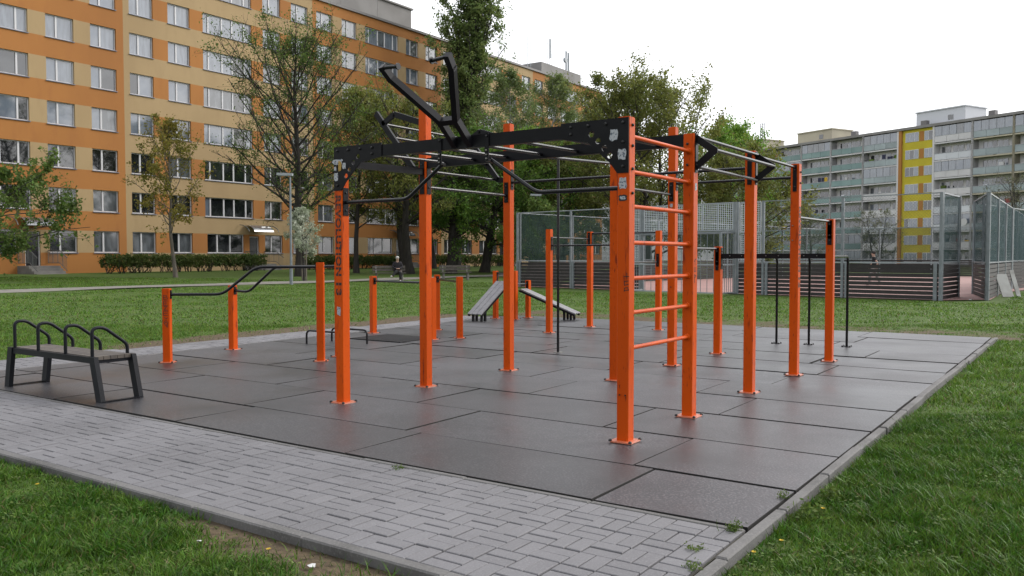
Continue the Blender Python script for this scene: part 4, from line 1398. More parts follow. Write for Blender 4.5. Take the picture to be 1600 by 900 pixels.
# the yellow stair strip with windows
m = MB(); bbox(m, 14.76, 20.3, -1.39, -.2, ZB - .5, ZTOP - .003); m.build('stair_wall', M['yellow'], RB)
m = MB(); bbox(m, 20.301, 20.83, -1.39, .12, ZB - .5, ZTOP - .004); m.build('stair_strip', M['orange_strip'], RB)
m = MB(); bbox(m, 14.761, 20.3, -.199, -.17, ZB - .5, ZB + 1.2); m.build('plinth', M['concrete'], RB)
for fl_ in range(NF):
    z0 = ZB + fl_ * FLH
    m = MB(); bbox(m, 16.45, 17.25, -.2, -.18, z0 + .75, z0 + 2.35); m.build('accent_panel', M['orange_strip'], RB)
    for a, b, n in ((17.35, 19.75, 3), (14.85, 16.35, 2)):
        m = MB(); bbox(m, a, b, -.2, -.14, z0 + .8, z0 + 2.3); f_ = m.build('window', M['frame_w'], RB)
        for q in range(n):
            c0, c1 = a + (b - a) * q / n + .07, a + (b - a) * (q + 1) / n - .05
            m = MB(); bbox(m, c0, c1, -.139, -.12, z0 + .88, z0 + 2.22); m.build('pane', M[rb.choice(['glass_dark', 'glass_light', 'glass_blue', 'glass_light'])], f_)
for s0, s1, h, mm in ((36.5, 44.5, 2.2, 'panel_c'), (11, 19.5, 2.5, 'par_white'), (53, 60, 2.2, 'panel_c')):
    m = MB(); bbox(m, s0, s1, -8, -2.5, ZTOP + .42, ZTOP + .42 + h); bbox(m, s0 - .15, s1 + .15, -8.2, -2.3, ZTOP + .42 + h, ZTOP + .6 + h); r_ = m.build('roof_house', M[mm], RB)
    m = MB(); bbox(m, s0 + 2, s0 + 2.9, -2.5, -2.47, ZTOP + 1.1, ZTOP + 1.9); m.build('vent', M['glass_dark'], r_)
for s in (30.5, 5.8, 17.0):
    m = MB(); bbox(m, s - .5, s + .5, -1.6, -.8, ZTOP + .42, ZTOP + 1.3); m.build('chimney', M['roofcap'], RB)
m = MB()
for ds in (0, .5, 1.0): m.tube([tuple(bp(55.5 + ds, -5, ZTOP + 2.9)), tuple(bp(55.5 + ds, -5, ZTOP + 6.5))], .09, 5)
for z in np.arange(3.2, 6.4, .6): m.tube([tuple(bp(55.5, -5, ZTOP + z)), tuple(bp(56.5, -5, ZTOP + z + .3))], .05, 4)
m.build('antenna_mast', M['galv'], RB)
for s, fl_, dz, m_ in ((36.2, 5, 1.25, 'cloth_navy'), (37.0, 5, 1.25, 'cloth_navy'), (35.6, 5, 1.25, 'cloth_yellow'), (43.0, 4, 1.25, 'cloth_red'), (23.6, 6, 1.3, 'cloth_navy')):
    m = MB(); bbox(m, s - .35, s + .35, .06, .09, ZB + fl_ * FLH + dz, ZB + fl_ * FLH + dz + .75); m.build('laundry', M[m_], RB)
m = MB(); c = bp(9.0, .5, ZB + 2 * FLH + 1.4); m.tube([c, c + BN * .08], .55, 14); m.build('satellite_dish', M['white'], RB)
# lower part of the housing estate closing the gap behind the trees
far_b = thing('panel_block', (-95, 190, 0), 'pale far panel block half hidden behind the trees', 'building')
m = MB(); m.obox(A(-92, 205, 9), BD * 30, BN * 6, UP * 9.3); m.build('core_wall', M['panel_w'], far_b)

# ------------------------------------------------------------------ trees
def tube_segs(S):
    """S: n x 8 (p0, p1, r0, r1) -> 5-sided tapered pieces"""
    S = np.asarray(S, float); n = len(S)
    p0, p1, r0, r1 = S[:, :3], S[:, 3:6], S[:, 6], S[:, 7]
    d = p1 - p0; d /= (np.linalg.norm(d, axis=1, keepdims=True) + 1e-9)
    ref = np.where(np.abs(d[:, 2:3]) < .9, A(0, 0, 1), A(1, 0, 0))
    a = np.cross(d, ref); a /= np.linalg.norm(a, axis=1, keepdims=True); b = np.cross(d, a)
    K = 5
    ring0, ring1 = [], []
    for k in range(K):
        w = 2 * math.pi * k / K
        o = math.cos(w) * a + math.sin(w) * b
        ring0.append(p0 + o * r0[:, None]); ring1.append(p1 + o * r1[:, None])
    V = np.stack(ring0 + ring1, 1).reshape(-1, 3)
    base = np.arange(n)[:, None] * 2 * K
    F = np.concatenate([base + np.array([k, (k + 1) % K, K + (k + 1) % K, K + k])[None] for k in range(K)], 0)
    return V, F


def leaves(rng, pts, n, size, jitter, aspect=.6, flat=0.0):
    """n leaf-sized quads round the given points"""
    g = rng.gamma(.55, 1.0, len(pts) // 7 + 1)
    wt = np.repeat(g, 7)[:len(pts)] + .12; wt /= wt.sum()
    idx = rng.choice(len(pts), n, p=wt)
    c = pts[idx] + rng.normal(0, jitter, (n, 3))
    t = rng.normal(0, 1, (n, 3)); t[:, 2] -= flat; t /= np.linalg.norm(t, axis=1, keepdims=True)
    u = rng.normal(0, 1, (n, 3)); u -= t * (u * t).sum(1, keepdims=True); u /= np.linalg.norm(u, axis=1, keepdims=True)
    s = size * rng.uniform(.6, 1.35, (n, 1))
    w = s * aspect
    V = np.stack([c - t * s * .5, c + u * w * .5 - t * s * .05, c + t * s * .5, c - u * w * .5 - t * s * .05], 1).reshape(-1, 3)
    F = np.arange(4 * n).reshape(n, 4)
    return V, F


def polyline(rng, p, d, L, n, wob, up, r0, r1):
    S, pts = [], [p]
    d = nrm(d)
    for i in range(n):
        d = nrm(d + rng.normal(0, wob, 3) + A(0, 0, up / n))
        q = p + d * L / n
        S.append((*p, *q, r0 + (r1 - r0) * i / n, r0 + (r1 - r0) * (i + 1) / n))
        p = q; pts.append(q)
    return S, pts, d


def tree(name, label, x, y, H, R, zb, tr, bark, leafm, nleaf, lsize, seed, shape='round', limbs=22, up=.55, sec=5, ter=3, lean=(0, 0), jit=.16, stems=1, droop=0.0, flat=0.0, trunk_top=.82, cat='tree', group='trees round the lawn'):
    rng = np.random.default_rng(seed)
    z0 = float(gh(x, y)) - .08
    t = thing(name, (x, y, z0), label, cat, group)
    S, twig = [], []
    for st in range(stems):
        az0 = rng.uniform(0, 6.28)
        dv = A(lean[0], lean[1], 1) + (A(math.cos(az0), math.sin(az0), 0) * rng.uniform(.12, .3) if stems > 1 else 0)
        n = 10
        S1, tp, _ = polyline(rng, A(x, y, z0) + (A(math.cos(az0), math.sin(az0), 0) * tr * .8 if stems > 1 else 0), dv, H * trunk_top / max(1, np.linalg.norm(dv)) * 1.0, n, .05, .12, tr, tr * .16)
        # root flare
        S1[0] = S1[0][:6] + (tr * 1.35, S1[0][7])
        S += S1
        tp = np.array(tp)
        nl = max(4, limbs // stems)
        for k in range(nl):
            f = (k + rng.uniform(.2, .8)) / nl
            zz = zb + (H * trunk_top * .99 - zb) * f
            i = np.searchsorted(tp[:, 2] - z0, zz); i = min(max(i, 1), len(tp) - 1)
            a_, b_ = tp[i - 1], tp[i]
            w = np.clip((zz - (a_[2] - z0)) / max(1e-6, b_[2] - a_[2]), 0, 1)
            p = a_ + (b_ - a_) * w
            az = k * 2.399 + rng.uniform(-.5, .5)
            if shape == 'round': env = math.sin(math.pi * min(1, .16 + .80 * f)) ** .6 * (1.0 if f < .6 else 1.0 - .25 * (f - .6) / .4)
            elif shape == 'column': env = (.55 + .45 * math.sin(math.pi * min(1, .1 + .8 * f))) * (1 - .55 * f ** 3)
            elif shape == 'cone': env = 1.05 - .75 * f
            else: env = .45 + .55 * math.sin(math.pi * (.1 + .7 * f))
            L = R * env * rng.uniform(.75, 1.12)
            tilt = (.35 + .75 * f) if shape != 'column' else 1.75
            if shape == 'column': L *= 1.9
            d = A(math.cos(az), math.sin(az), tilt * up * 1.4)
            lr = max(.012, tr * (.30 - .17 * f))
            S2, lp, dl = polyline(rng, p, d, L, 5, .09, up * .6 - droop, lr, lr * .25)
            S += S2
            lp = np.array(lp)
            for j in range(sec):
                g = .25 + .75 * (j + rng.uniform(0, 1)) / sec
                q = lp[0] + (lp[-1] - lp[0]) * g if len(lp) < 3 else lp[min(len(lp) - 1, int(g * (len(lp) - 1)))]
                L2 = L * rng.uniform(.28, .52) * (1.15 - .5 * g)
                d2 = nrm(dl + rng.normal(0, .75, 3) + A(0, 0, .25 - droop * 1.4))
                S3, sp_, d3 = polyline(rng, q, d2, L2, 3, .2, .3 - droop * 2, lr * .3, lr * .12)
                S += S3
                twig += list(sp_[1:])
                for e in range(ter):
                    q2 = sp_[rng.integers(1, len(sp_))]
                    S4, tp_, _ = polyline(rng, q2, d3 + rng.normal(0, .8, 3) - A(0, 0, droop * 1.6), L2 * rng.uniform(.3, .6), 2, .25, .15 - droop * 2.2, lr * .13 + .003, .003)
                    S += S4
                    twig += list(tp_[1:]) + [(tp_[0] + tp_[1]) / 2]
    V, F = tube_segs(S)
    tm = np_mesh('trunk', V - A(x, y, z0), F.ravel(), np.full(len(F), 4), M[bark], True)
    link_mesh('trunk', tm, t, (x, y, z0))
    pts = np.array(twig)
    if nleaf:
        V, F = leaves(rng, pts, nleaf, lsize, jit * .68, flat=flat)
        cm = np_mesh('crown', V - A(x, y, z0), F.ravel(), np.full(len(F), 4), M[leafm])
        link_mesh('crown', cm, t, (x, y, z0))
    return t


def Wp(px, dep):
    lat = (px - 800) / 1322 * dep
    return .8225 * lat - .5687 * dep, .5687 * lat + .8225 * dep


T = tree
T('broadleaf_tree', 'low spreading dark green tree at the left picture edge', -43.2, 18.9, 6.0, 5.4, 1.3, .17, 'bark', 'leaf_dark', 15000, .17, 21, up=.16, limbs=24, flat=.2, sec=6)
T('maple_tree', 'young maple with bronze leaves and a slender pale trunk', -42.08, 28.04, 9.8, 2.9, 2.4, .12, 'bark_pale', 'leaf_brown', 5600, .14, 22, up=.8, limbs=30, sec=5, jit=.16)
T('broadleaf_tree', 'big sparsely leaved dark tree behind the lamp post', -39.6, 34.8, 16.0, 6.6, 3.2, .30, 'bark', 'leaf_dark', 19000, .12, 23, up=.75, limbs=46, sec=7, ter=5, jit=.24)
T('blossom_tree', 'small staked tree covered in white blossom', -35.1, 31.1, 4.35, 1.25, 1.4, .07, 'bark', 'blossom', 4200, .13, 24, up=.6, limbs=22, sec=5, ter=3, jit=.11, trunk_top=.85)
T('broadleaf_tree', 'tall thin olive tree just left of the tall orange post', -42.9, 42.8, 14.8, 5.0, 3.0, .20, 'bark', 'leaf_olive', 17000, .17, 25, up=.8, limbs=34, sec=7, ter=4, jit=.24)
T('broadleaf_tree', 'olive tree with two dark leaning trunks behind the seated person', -39.9, 45.0, 13.4, 5.2, 3.2, .34, 'bark', 'leaf_olive', 17000, .17, 26, up=.6, limbs=34, stems=2, jit=.24, lean=(-.12, -.1), sec=6, ter=4)
T('poplar_tree', 'very tall columnar poplar rising above the frame', -52.9, 66.6, 31.5, 3.9, 3.0, .45, 'bark', 'leaf_poplar', 70000, .25, 27, shape='column', limbs=110, sec=6, ter=3, jit=.26, up=.9, trunk_top=.97)
T('broadleaf_tree', 'fresh green tree with thick trunk by the empty park bench', -38.2, 47.6, 11.2, 4.8, 2.4, .36, 'bark', 'leaf_green', 20000, .18, 28, up=.35, limbs=32, jit=.26, sec=6, ter=4)
T('broadleaf_tree', 'fresh green tree with paired dark trunks behind the climbing pole', -38.8, 52.0, 12.2, 5.2, 2.0, .34, 'bark', 'leaf_green', 21000, .18, 29, up=.35, limbs=34, stems=2, jit=.26, sec=6, ter=4)
T('broadleaf_tree', 'light green leafy tree below the birches behind the climbing pole', -36.6, 56.4, 12.8, 5.4, 2.2, .26, 'bark', 'leaf_bright', 24000, .18, 129, up=.45, limbs=34, jit=.28, sec=6, ter=4)
T('birch_tree', 'wispy birch close beside the poplar on its right', -43.6, 62.6, 20.6, 4.6, 3.4, .2, 'bark_birch', 'leaf_birch', 26000, .17, 230, up=.7, droop=.14, limbs=40, sec=6, ter=4, jit=.3)
T('birch_tree', 'tall drooping birch left of the roof antennas', -44.0, 66.8, 21.6, 4.8, 3.4, .22, 'bark_birch', 'leaf_birch', 30000, .17, 30, up=.7, droop=.15, limbs=40, sec=6, ter=4, jit=.3)
T('birch_tree', 'drooping birch in front of the roof antennas', -44.3, 74.5, 19.6, 5.0, 3.4, .22, 'bark_birch', 'leaf_birch', 30000, .17, 31, up=.6, droop=.18, limbs=38, sec=6, ter=4, jit=.3)
T('broadleaf_tree', 'broad dense olive tree with sparse twiggy top behind the front beam', -27.0, 57.1, 15.6, 7.8, 1.2, .30, 'bark', 'leaf_olive', 44000, .19, 132, up=.7, limbs=56, sec=6, ter=4, stems=4, jit=.3)
T('broadleaf_tree', 'dense olive tree behind the court left of the broad tree', -34.6, 57.0, 12.4, 5.6, 1.2, .26, 'bark', 'leaf_olive', 26000, .19, 33, up=.5, limbs=36, stems=2, jit=.3, sec=6, ter=4)
T('broadleaf_tree', 'bright green dense tree right of the broad olive tree', -27.0, 72.2, 14.8, 6.2, 1.6, .28, 'bark', 'leaf_bright', 28000, .21, 34, up=.5, limbs=38, jit=.34, sec=6, ter=4)
T('broadleaf_tree', 'dense low green tree behind the goal cage', -22.6, 61.5, 10.4, 5.4, .8, .24, 'bark', 'leaf_olive', 26000, .19, 35, up=.4, limbs=34, stems=2, jit=.3, sec=6, ter=4)
T('birch_tree', 'far wispy birch between bright green tree and balcony block', -38.6, 107.0, 21.0, 3.8, 5.0, .2, 'bark_birch', 'leaf_birch', 9500, .22, 36, up=.6, droop=.25, limbs=32, jit=.34)
T('birch_tree', 'smaller far birch nearest the balcony block', -38.4, 117.0, 17.4, 3.0, 4.0, .18, 'bark_birch', 'leaf_birch', 5600, .22, 37, up=.6, droop=.25, limbs=28, jit=.34)
T('broadleaf_tree', 'thin half bare tree before the green balconies', -27.6, 102.5, 7.8, 3.4, 1.2, .14, 'bark', 'leaf_grey', 2600, .15, 38, up=.55, limbs=26, sec=6, ter=4, stems=2)
T('broadleaf_tree', 'thin half bare tree before the white balconies', -22.5, 112.1, 8.4, 3.4, 1.2, .14, 'bark', 'leaf_grey', 2600, .15, 39, up=.55, limbs=26, sec=6, ter=4, stems=2)
T('broadleaf_tree', 'bare tree behind the teal net at the right edge', -6.6, 108.0, 12.0, 4.4, 2.0, .17, 'bark', 'leaf_grey', 1500, .15, 40, up=.6, limbs=30, sec=7, ter=5, stems=2)
T('broadleaf_tree', 'dark shrubby tree at the left corner of the court', -30.4, 45.5, 5.6, 2.6, .5, .12, 'bark', 'leaf_dark', 10500, .15, 41, up=.4, limbs=26, stems=3, jit=.22)
T('broadleaf_tree', 'slim dark tree close to the orange wall behind the benches', -48.5, 58.0, 12.0, 3.8, 3.0, .2, 'bark', 'leaf_dark', 10500, .17, 42, up=.5, limbs=28, jit=.24)
T('broadleaf_tree', 'second olive tree beside the far end of the orange block', -42.0, 84.0, 15.0, 5.4, 2.0, .26, 'bark', 'leaf_olive', 20000, .22, 43, up=.5, limbs=32, jit=.36)
for k, (dx, dy) in enumerate(((-.45, .25), (.45, -.25))):
    mb = MB(); q = A(-35.1 + dx, 31.1 + dy, 0); q[2] = float(gh(q[0], q[1])) - .05
    mb.tube([q, q + A(0, 0, 1.75)], .035, 6)
    tag(mb.build('tree_stake', M['bark_pale'], at=q), ('left' if k == 0 else 'right') + ' wooden stake beside the white blossom tree', 'stake')


def hedge(label, x0, x1, y0, y1, h, n, seed, gaps=True):
    rng = np.random.default_rng(seed)
    zg = float(gh((x0 + x1) / 2, (y0 + y1) / 2))
    t = thing('hedge', ((x0 + x1) / 2, (y0 + y1) / 2, zg), label, 'hedge', 'clipped hedges along the orange block')
    L = y1 - y0
    pts = np.stack([rng.uniform(x0, x1, n // 6), rng.uniform(y0, y1, n // 6), zg + h * rng.uniform(.22, 1.0, n // 6) ** .7], 1)
    V, F = leaves(rng, pts, n, .14, .07)
    link_mesh('foliage', np_mesh('foliage', V - A(*t.location), F.ravel(), np.full(len(F), 4), M['leaf_hedge']), t, tuple(t.location))
    S = []
    for k in range(int(L * 5)):
        p = A(rng.uniform(x0 + .2, x1 - .2), rng.uniform(y0, y1), zg - .05)
        for e in range(3):
            S += polyline(rng, p, A(*rng.normal(0, .35, 2), 1), h * rng.uniform(.7, .95), 3, .15, .1, .022, .008)[0]
    V, F = tube_segs(S)
    link_mesh('stems', np_mesh('stems', V - A(*t.location), F.ravel(), np.full(len(F), 4), M['bark']), t, tuple(t.location))


hedge('long clipped hedge under the ground floor windows near the maple', -53.4, -52.2, 29.9, 42.6, 1.15, 15000, 51)
hedge('clipped hedge right of the canopied entrance', -53.6, -52.4, 46.6, 59.6, 1.1, 13000, 52)
hedge('clipped hedge beyond the seated person', -53.6, -52.4, 63.0, 77.0, 1.1, 10000, 53)

# unseen belt of trees, added behind the camera to darken reflections in glass and paint
rngw = np.random.default_rng(90)
S, pts = [], []
for k in range(26):
    x = -75 + k * 4.6 + rngw.uniform(-1.5, 1.5); y = -24 - rngw.uniform(0, 9) - .12 * abs(x + 20)
    h = rngw.uniform(11, 17); r_ = rngw.uniform(3.0, 4.4); z0 = float(gh(x, y))
    S += polyline(rngw, A(x, y, z0 - .1), A(0, 0, 1), h * .8, 6, .05, .1, .28, .08)[0]
    n = 260
    d = rngw.normal(0, 1, (n, 3)); d /= np.linalg.norm(d, axis=1, keepdims=True)
    rad = rngw.uniform(.35, 1, (n, 1)) ** .5
    pts.append(A(x, y, z0 + h * .56) + d * rad * A(r_, r_, h * .46))
V, F = tube_segs(S)
V2, F2 = leaves(rngw, np.concatenate(pts), 24000, .62, .3)
me = np_mesh('wood', np.concatenate([V, V2]), np.concatenate([F.ravel(), (F2 + len(V)).ravel()]), np.full(len(F) + len(F2), 4), M['leaf_dark'])
tag(link_mesh('wood', me), 'unseen belt of trees added behind the viewpoint to darken reflections', kind='stuff')

# ------------------------------------------------------------------ lamp posts, park benches, people
def lamp(label, x, y, h, ang_):
    z0 = float(gh(x, y)); t = thing('street_lamp', (x, y, z0), label, 'street lamp', 'park lamps')
    m = MB(); m.tube([(x, y, z0 - .1), (x, y, z0 + .9), (x, y, z0 + .92), (x, y, z0 + h)], [.085, .08, .062, .042], 12); m.build('pole', M['galv'], t, smooth=30)
    d = A(math.cos(ang_), math.sin(ang_), 0)
    m = MB(); m.beam(A(x, y, z0 + h) - d * .12, A(x, y, z0 + h + .03) + d * .62, .24, .12); m.build('lamp_head', M['galv_light'], t)
    m = MB(); m.beam(A(x, y, z0 + h - .065) + d * .12, A(x, y, z0 + h - .045) + d * .56, .19, .02); m.build('lamp_lens', M['lamp_glass'], t)


lamp('grey lamp post standing by the path left of the lettered post', -31.9, 27.45, 5.3, math.atan2(-.5687, -.8225))
lamp('grey lamp post seen through the dark court net', -30.89, 47.94, 5.45, math.atan2(-.5687, -.8225))


def park_bench(label, x, y, rot):
    z0 = float(gh(x, y)); t = thing('park_bench', (x, y, z0), label, 'park bench', 'park benches by the path')
    c, s = math.cos(rot), math.sin(rot)

    def w(a, b, z): return A(x + c * a - s * b, y + s * a + c * b, z0 + z)     # b = towards the front
    for k in range(3):
        m = MB(); m.beam(w(-.9, -.02 + k * .15, .45), w(.9, -.02 + k * .15, .45), .13, .035); m.build('seat_slat', M['wood'], t)
    for k in range(2):
        m = MB(); m.beam(w(-.9, -.14 - k * .04, .62 + k * .16), w(.9, -.14 - k * .04, .62 + k * .16), .03, .13); m.build('back_slat', M['wood'], t)
    for a in (-.7, .7):
        m = MB(); m.beam(w(a, -.1, 0), w(a, -.1, .43), .06, .06); m.beam(w(a, .28, 0), w(a, .28, .43), .06, .06); m.beam(w(a, -.12, .40), w(a, .30, .40), .05, .05, ); m.beam(w(a, -.1, .43), w(a, -.2, .86), .05, .04)
        m.build('leg', M['concrete'], t)
    return w


front = -2.39                                # turns a bench's or person's front towards the pad


def skin(name, parent, joints, edges, m, sub=2):
    me_ = bpy.data.meshes.new(name)
    names = list(joints)
    me_.from_pydata([joints[n][0] for n in names], [], [])
    me_.edges.add(len(edges))
    for i, (a, b) in enumerate(edges): me_.edges[i].vertices = (names.index(a), names.index(b))
    me_.materials.append(M[m])
    me_.update()
    o = bpy.data.objects.new(name, me_); COL.objects.link(o)
    o.modifiers.new('skin', 'SKIN')
    if not me_.skin_vertices: 
        bpy.context.view_layer.objects.active = o
    sv = me_.skin_vertices[0].data
    for i, n in enumerate(names):
        r = joints[n][1]; sv[i].radius = r if hasattr(r, '__len__') else (r, r)
        sv[i].use_root = (i == 0)
    s = o.modifiers.new('sub', 'SUBSURF'); s.levels = sub; s.render_levels = sub
    if parent is not None: o.parent = parent
    return o


def ball(name, parent, c, r, m, sc_=(1, 1, 1)):
    mb = MB(); n, k = 12, 8
    vs_ = [(c[0] + r * sc_[0] * math.sin(math.pi * i / k) * math.cos(2 * math.pi * j / n), c[1] + r * sc_[1] * math.sin(math.pi * i / k) * math.sin(2 * math.pi * j / n), c[2] + r * sc_[2] * math.cos(math.pi * i / k)) for i in range(k + 1) for j in range(n)]
    fs = [(i * n + j, i * n + n * 1 + j, (i + 1) * n + (j + 1) % n, i * n + (j + 1) % n) for i in range(k) for j in range(n)]
    mb.add(vs_, fs)
    me_ = mb.mesh(name, M[m], (0, 0, 0), 80)
    o = bpy.data.objects.new(name, me_); COL.objects.link(o); o.parent = parent
    return o


def person(label, loc, rot, J, jacket, trousers, hairm, sleeves=True):
    """J: joints in local space (y forward)"""
    t = thing('person', loc, label, 'person')
    t.rotation_euler = (0, 0, rot)
    R = dict(pelvis=.13, waist=.12, chest=.145, neck=.055, head=.085, top=.07)
    body = dict(pelvis=(J['pelvis'], (.15, .12)), waist=(J['waist'], (.14, .11)), chest=(J['chest'], (.17, .12)), neck=(J['neck'], .055), head=(J['head'], (.078, .095)), top=(J['top'], (.07, .085)))
    ed = [('pelvis', 'waist'), ('waist', 'chest'), ('chest', 'neck'), ('neck', 'head'), ('head', 'top')]
    for s in 'lr':
        body.update({'sh' + s: (J['sh' + s], .06), 'el' + s: (J['el' + s], .045), 'wr' + s: (J['wr' + s], .032), 'ha' + s: (J['ha' + s], (.02, .04)),
                     'hip' + s: (J['hip' + s], .09), 'kn' + s: (J['kn' + s], .062), 'an' + s: (J['an' + s], .042), 'to' + s: (J['to' + s], (.04, .03))})
        ed += [('chest', 'sh' + s), ('sh' + s, 'el' + s), ('el' + s, 'wr' + s), ('wr' + s, 'ha' + s), ('pelvis', 'hip' + s), ('hip' + s, 'kn' + s), ('kn' + s, 'an' + s), ('an' + s, 'to' + s)]
    skin('body', t, body, ed, 'skin')
    jk = {k: (body[k][0], tuple(q * 1.16 for q in body[k][1]) if hasattr(body[k][1], '__len__') else body[k][1] * 1.25) for k in ('pelvis', 'waist', 'chest')}
    je = [('pelvis', 'waist'), ('waist', 'chest'), ('chest', 'collar')]
    jk['collar'] = (tuple(np.array(J['chest']) * .3 + np.array(J['neck']) * .7), .095)
    for s in 'lr':
        jk['sh' + s] = (body['sh' + s][0], .075); je.append(('chest', 'sh' + s))
        e = body['el' + s][0] if sleeves else tuple(np.array(body['sh' + s][0]) * .45 + np.array(body['el' + s][0]) * .55)
        jk['el' + s] = (e, .06); je.append(('sh' + s, 'el' + s))
        if sleeves: jk['wr' + s] = (body['wr' + s][0], .045); je.append(('el' + s, 'wr' + s))
    skin('jacket' if sleeves else 'shirt', t, jk, je, jacket)
    tr = {'pelvis': (body['pelvis'][0], (.168, .138))}; te = []
    for s in 'lr':
        for k, r in (('hip', .105), ('kn', .078), ('an', .058)): tr[k + s] = (body[k + s][0], r)
        te += [('pelvis', 'hip' + s), ('hip' + s, 'kn' + s), ('kn' + s, 'an' + s)]
    skin('trousers', t, tr, te, trousers)
    h = np.array(J['head']) * .45 + np.array(J['top']) * .55
    ball('hair', t, (h[0], h[1] - .018, h[2] + .03), .108, hairm, (.9, 1.0, .85))
    ball('nose', t, (h[0], h[1] + .10, h[2] - .03), .016, 'skin')
    for s in 'lr':
        a, b = np.array(J['an' + s]), np.array(J['to' + s])
        c = (a * .4 + b * .6); ball('shoe', t, (c[0], c[1], c[2] - .005), .05, 'cloth_black' if jacket != 'cloth_dark' else 'par_white', (.9, 2.4, .8))
    return t


w = park_bench('wooden park bench with the seated person on it', -31.9, 34.3, front + .1)
park_bench('empty wooden park bench near the thick tree trunks', -30.3, 38.1, front + .1)
sit = dict(pelvis=(0, 0, .55), waist=(0, -.02, .72), chest=(0, -.03, .95), neck=(0, 0, 1.14), head=(0, .03, 1.24), top=(0, .03, 1.34))
for s, g in (('l', -1), ('r', 1)):
    sit.update({'sh' + s: (g * .19, -.03, 1.05), 'el' + s: (g * .26, .05, .80), 'wr' + s: (g * .06, .24, .72), 'ha' + s: (g * .0, .28, .72), 'hip' + s: (g * .09, .03, .53)})
sit.update(knl=(-.10, .47, .53), anl=(-.10, .45, .10), tol=(-.10, .60, .04), knr=(.10, .48, .60), anr=(.36, .62, .30), tor=(.45, .72, .34))
px_, py_ = w(-.45, .04, 0)[:2]
person('seated person in dark clothes with legs crossed on park bench', (px_, py_, float(gh(px_, py_)) - .03), front + .1, sit, 'cloth_dark', 'cloth_black', 'hair')
st_ = dict(pelvis=(0, 0, .95), waist=(0, 0, 1.1), chest=(0, .02, 1.34), neck=(0, .03, 1.50), head=(0, .06, 1.61), top=(0, .06, 1.72))
for s, g in (('l', -1), ('r', 1)):
    st_.update({'sh' + s: (g * .2, .02, 1.43), 'el' + s: (g * .26, -.03 + g * .12, 1.16), 'wr' + s: (g * .25, .06 + g * .16, .95), 'ha' + s: (g * .25, .09 + g * .18, .88), 'hip' + s: (g * .09, 0, .92), 'kn' + s: (g * .1, .05 + g * -.16, .50), 'an' + s: (g * .1, -.04 - g * .28, .08), 'to' + s: (g * .1, .10 - g * .28, .04)})
wx, wy = Wp(1366, 44)
person('person in black shirt walking inside the ball court', (wx, wy, .02), math.atan2(.5687, .8225) + 1.2, st_, 'cloth_black', 'trousers', 'hair_dark', sleeves=False)

# ------------------------------------------------------------------ grass, weeds, litter
def blades(rng, x, y, h, w, bendk=.5):
    n = len(x)
    z = gh(x, y) - .008
    az = rng.uniform(0, 2 * math.pi, n)
    ax, ay = np.cos(az), np.sin(az)                     # width direction
    bz = rng.uniform(0, 2 * math.pi, n)
    k = bendk * rng.uniform(.1, 1.1, n) * h
    bx, by = np.cos(bz) * k, np.sin(bz) * k
    b0 = np.stack([x - ax * w, y - ay * w, z], 1); b1 = np.stack([x + ax * w, y + ay * w, z], 1)
    m0 = np.stack([x - ax * w * .75 + bx * .35, y - ay * w * .75 + by * .35, z + h * .58], 1); m1 = np.stack([x + ax * w * .75 + bx * .35, y + ay * w * .75 + by * .35, z + h * .58], 1)
    tp = np.stack([x + bx, y + by, z + h], 1)
    V = np.stack([b0, b1, m1, m0, tp], 1).reshape(-1, 3)
    i = np.arange(n)[:, None] * 5
    loops = np.concatenate([i + np.array([[0, 1, 2, 3]]), i + np.array([[3, 2, 4]])], 1).ravel()
    tot = np.tile([4, 3], n)
    return V, loops, tot


def grass_zone(name, label, d0, d1, dens, h, w, seed, m, extra=.66):
    rng = np.random.default_rng(seed)
    area = extra * (d1 * d1 - d0 * d0)
    n = int(area * dens)
    dep = np.sqrt(rng.uniform(d0 * d0, d1 * d1, n))
    lat = rng.uniform(-extra, extra, n) * dep
    x = .8225 * lat - .5687 * dep; y = .5687 * lat + .8225 * dep
    tuft = hnoise(x, y, .5, 5) * .5 + hnoise(x, y, .14, 6) * .5
    keep = ~((x > PX0 - .02) & (x < PX1 + .015) & (y > PY0 - .015) & (y < PY1 + .02))
    keep &= ~((x > -34.8) & (x < -32.2))
    keep &= ~((x > -25) & (x < -2.6) & (y > 32.0))
    keep &= rng.uniform(0, 1, n) > np.clip(dirt(x, y) * 1.5, 0, .93)
    keep &= rng.uniform(0, 1, n) < .35 + tuft
    keep &= x > -54
    x, y, tuft = x[keep], y[keep], tuft[keep]
    hh = h * (.25 + 1.1 * tuft ** 1.3) * rng.uniform(.5, 1.4, len(x))
    worn = sstep((y - PY1) / 3.0) * (x > -13)
    hh = hh * np.where((y > PY1) & (x > -13), .55 + .45 * worn, 1)
    V, l, t_ = blades(rng, x, y, hh, w * rng.uniform(.6, 1.5, len(x)), 1.35)
    tag(link_mesh(name, np_mesh(name, V, l, t_, m)), label, kind='stuff')
    return len(x)




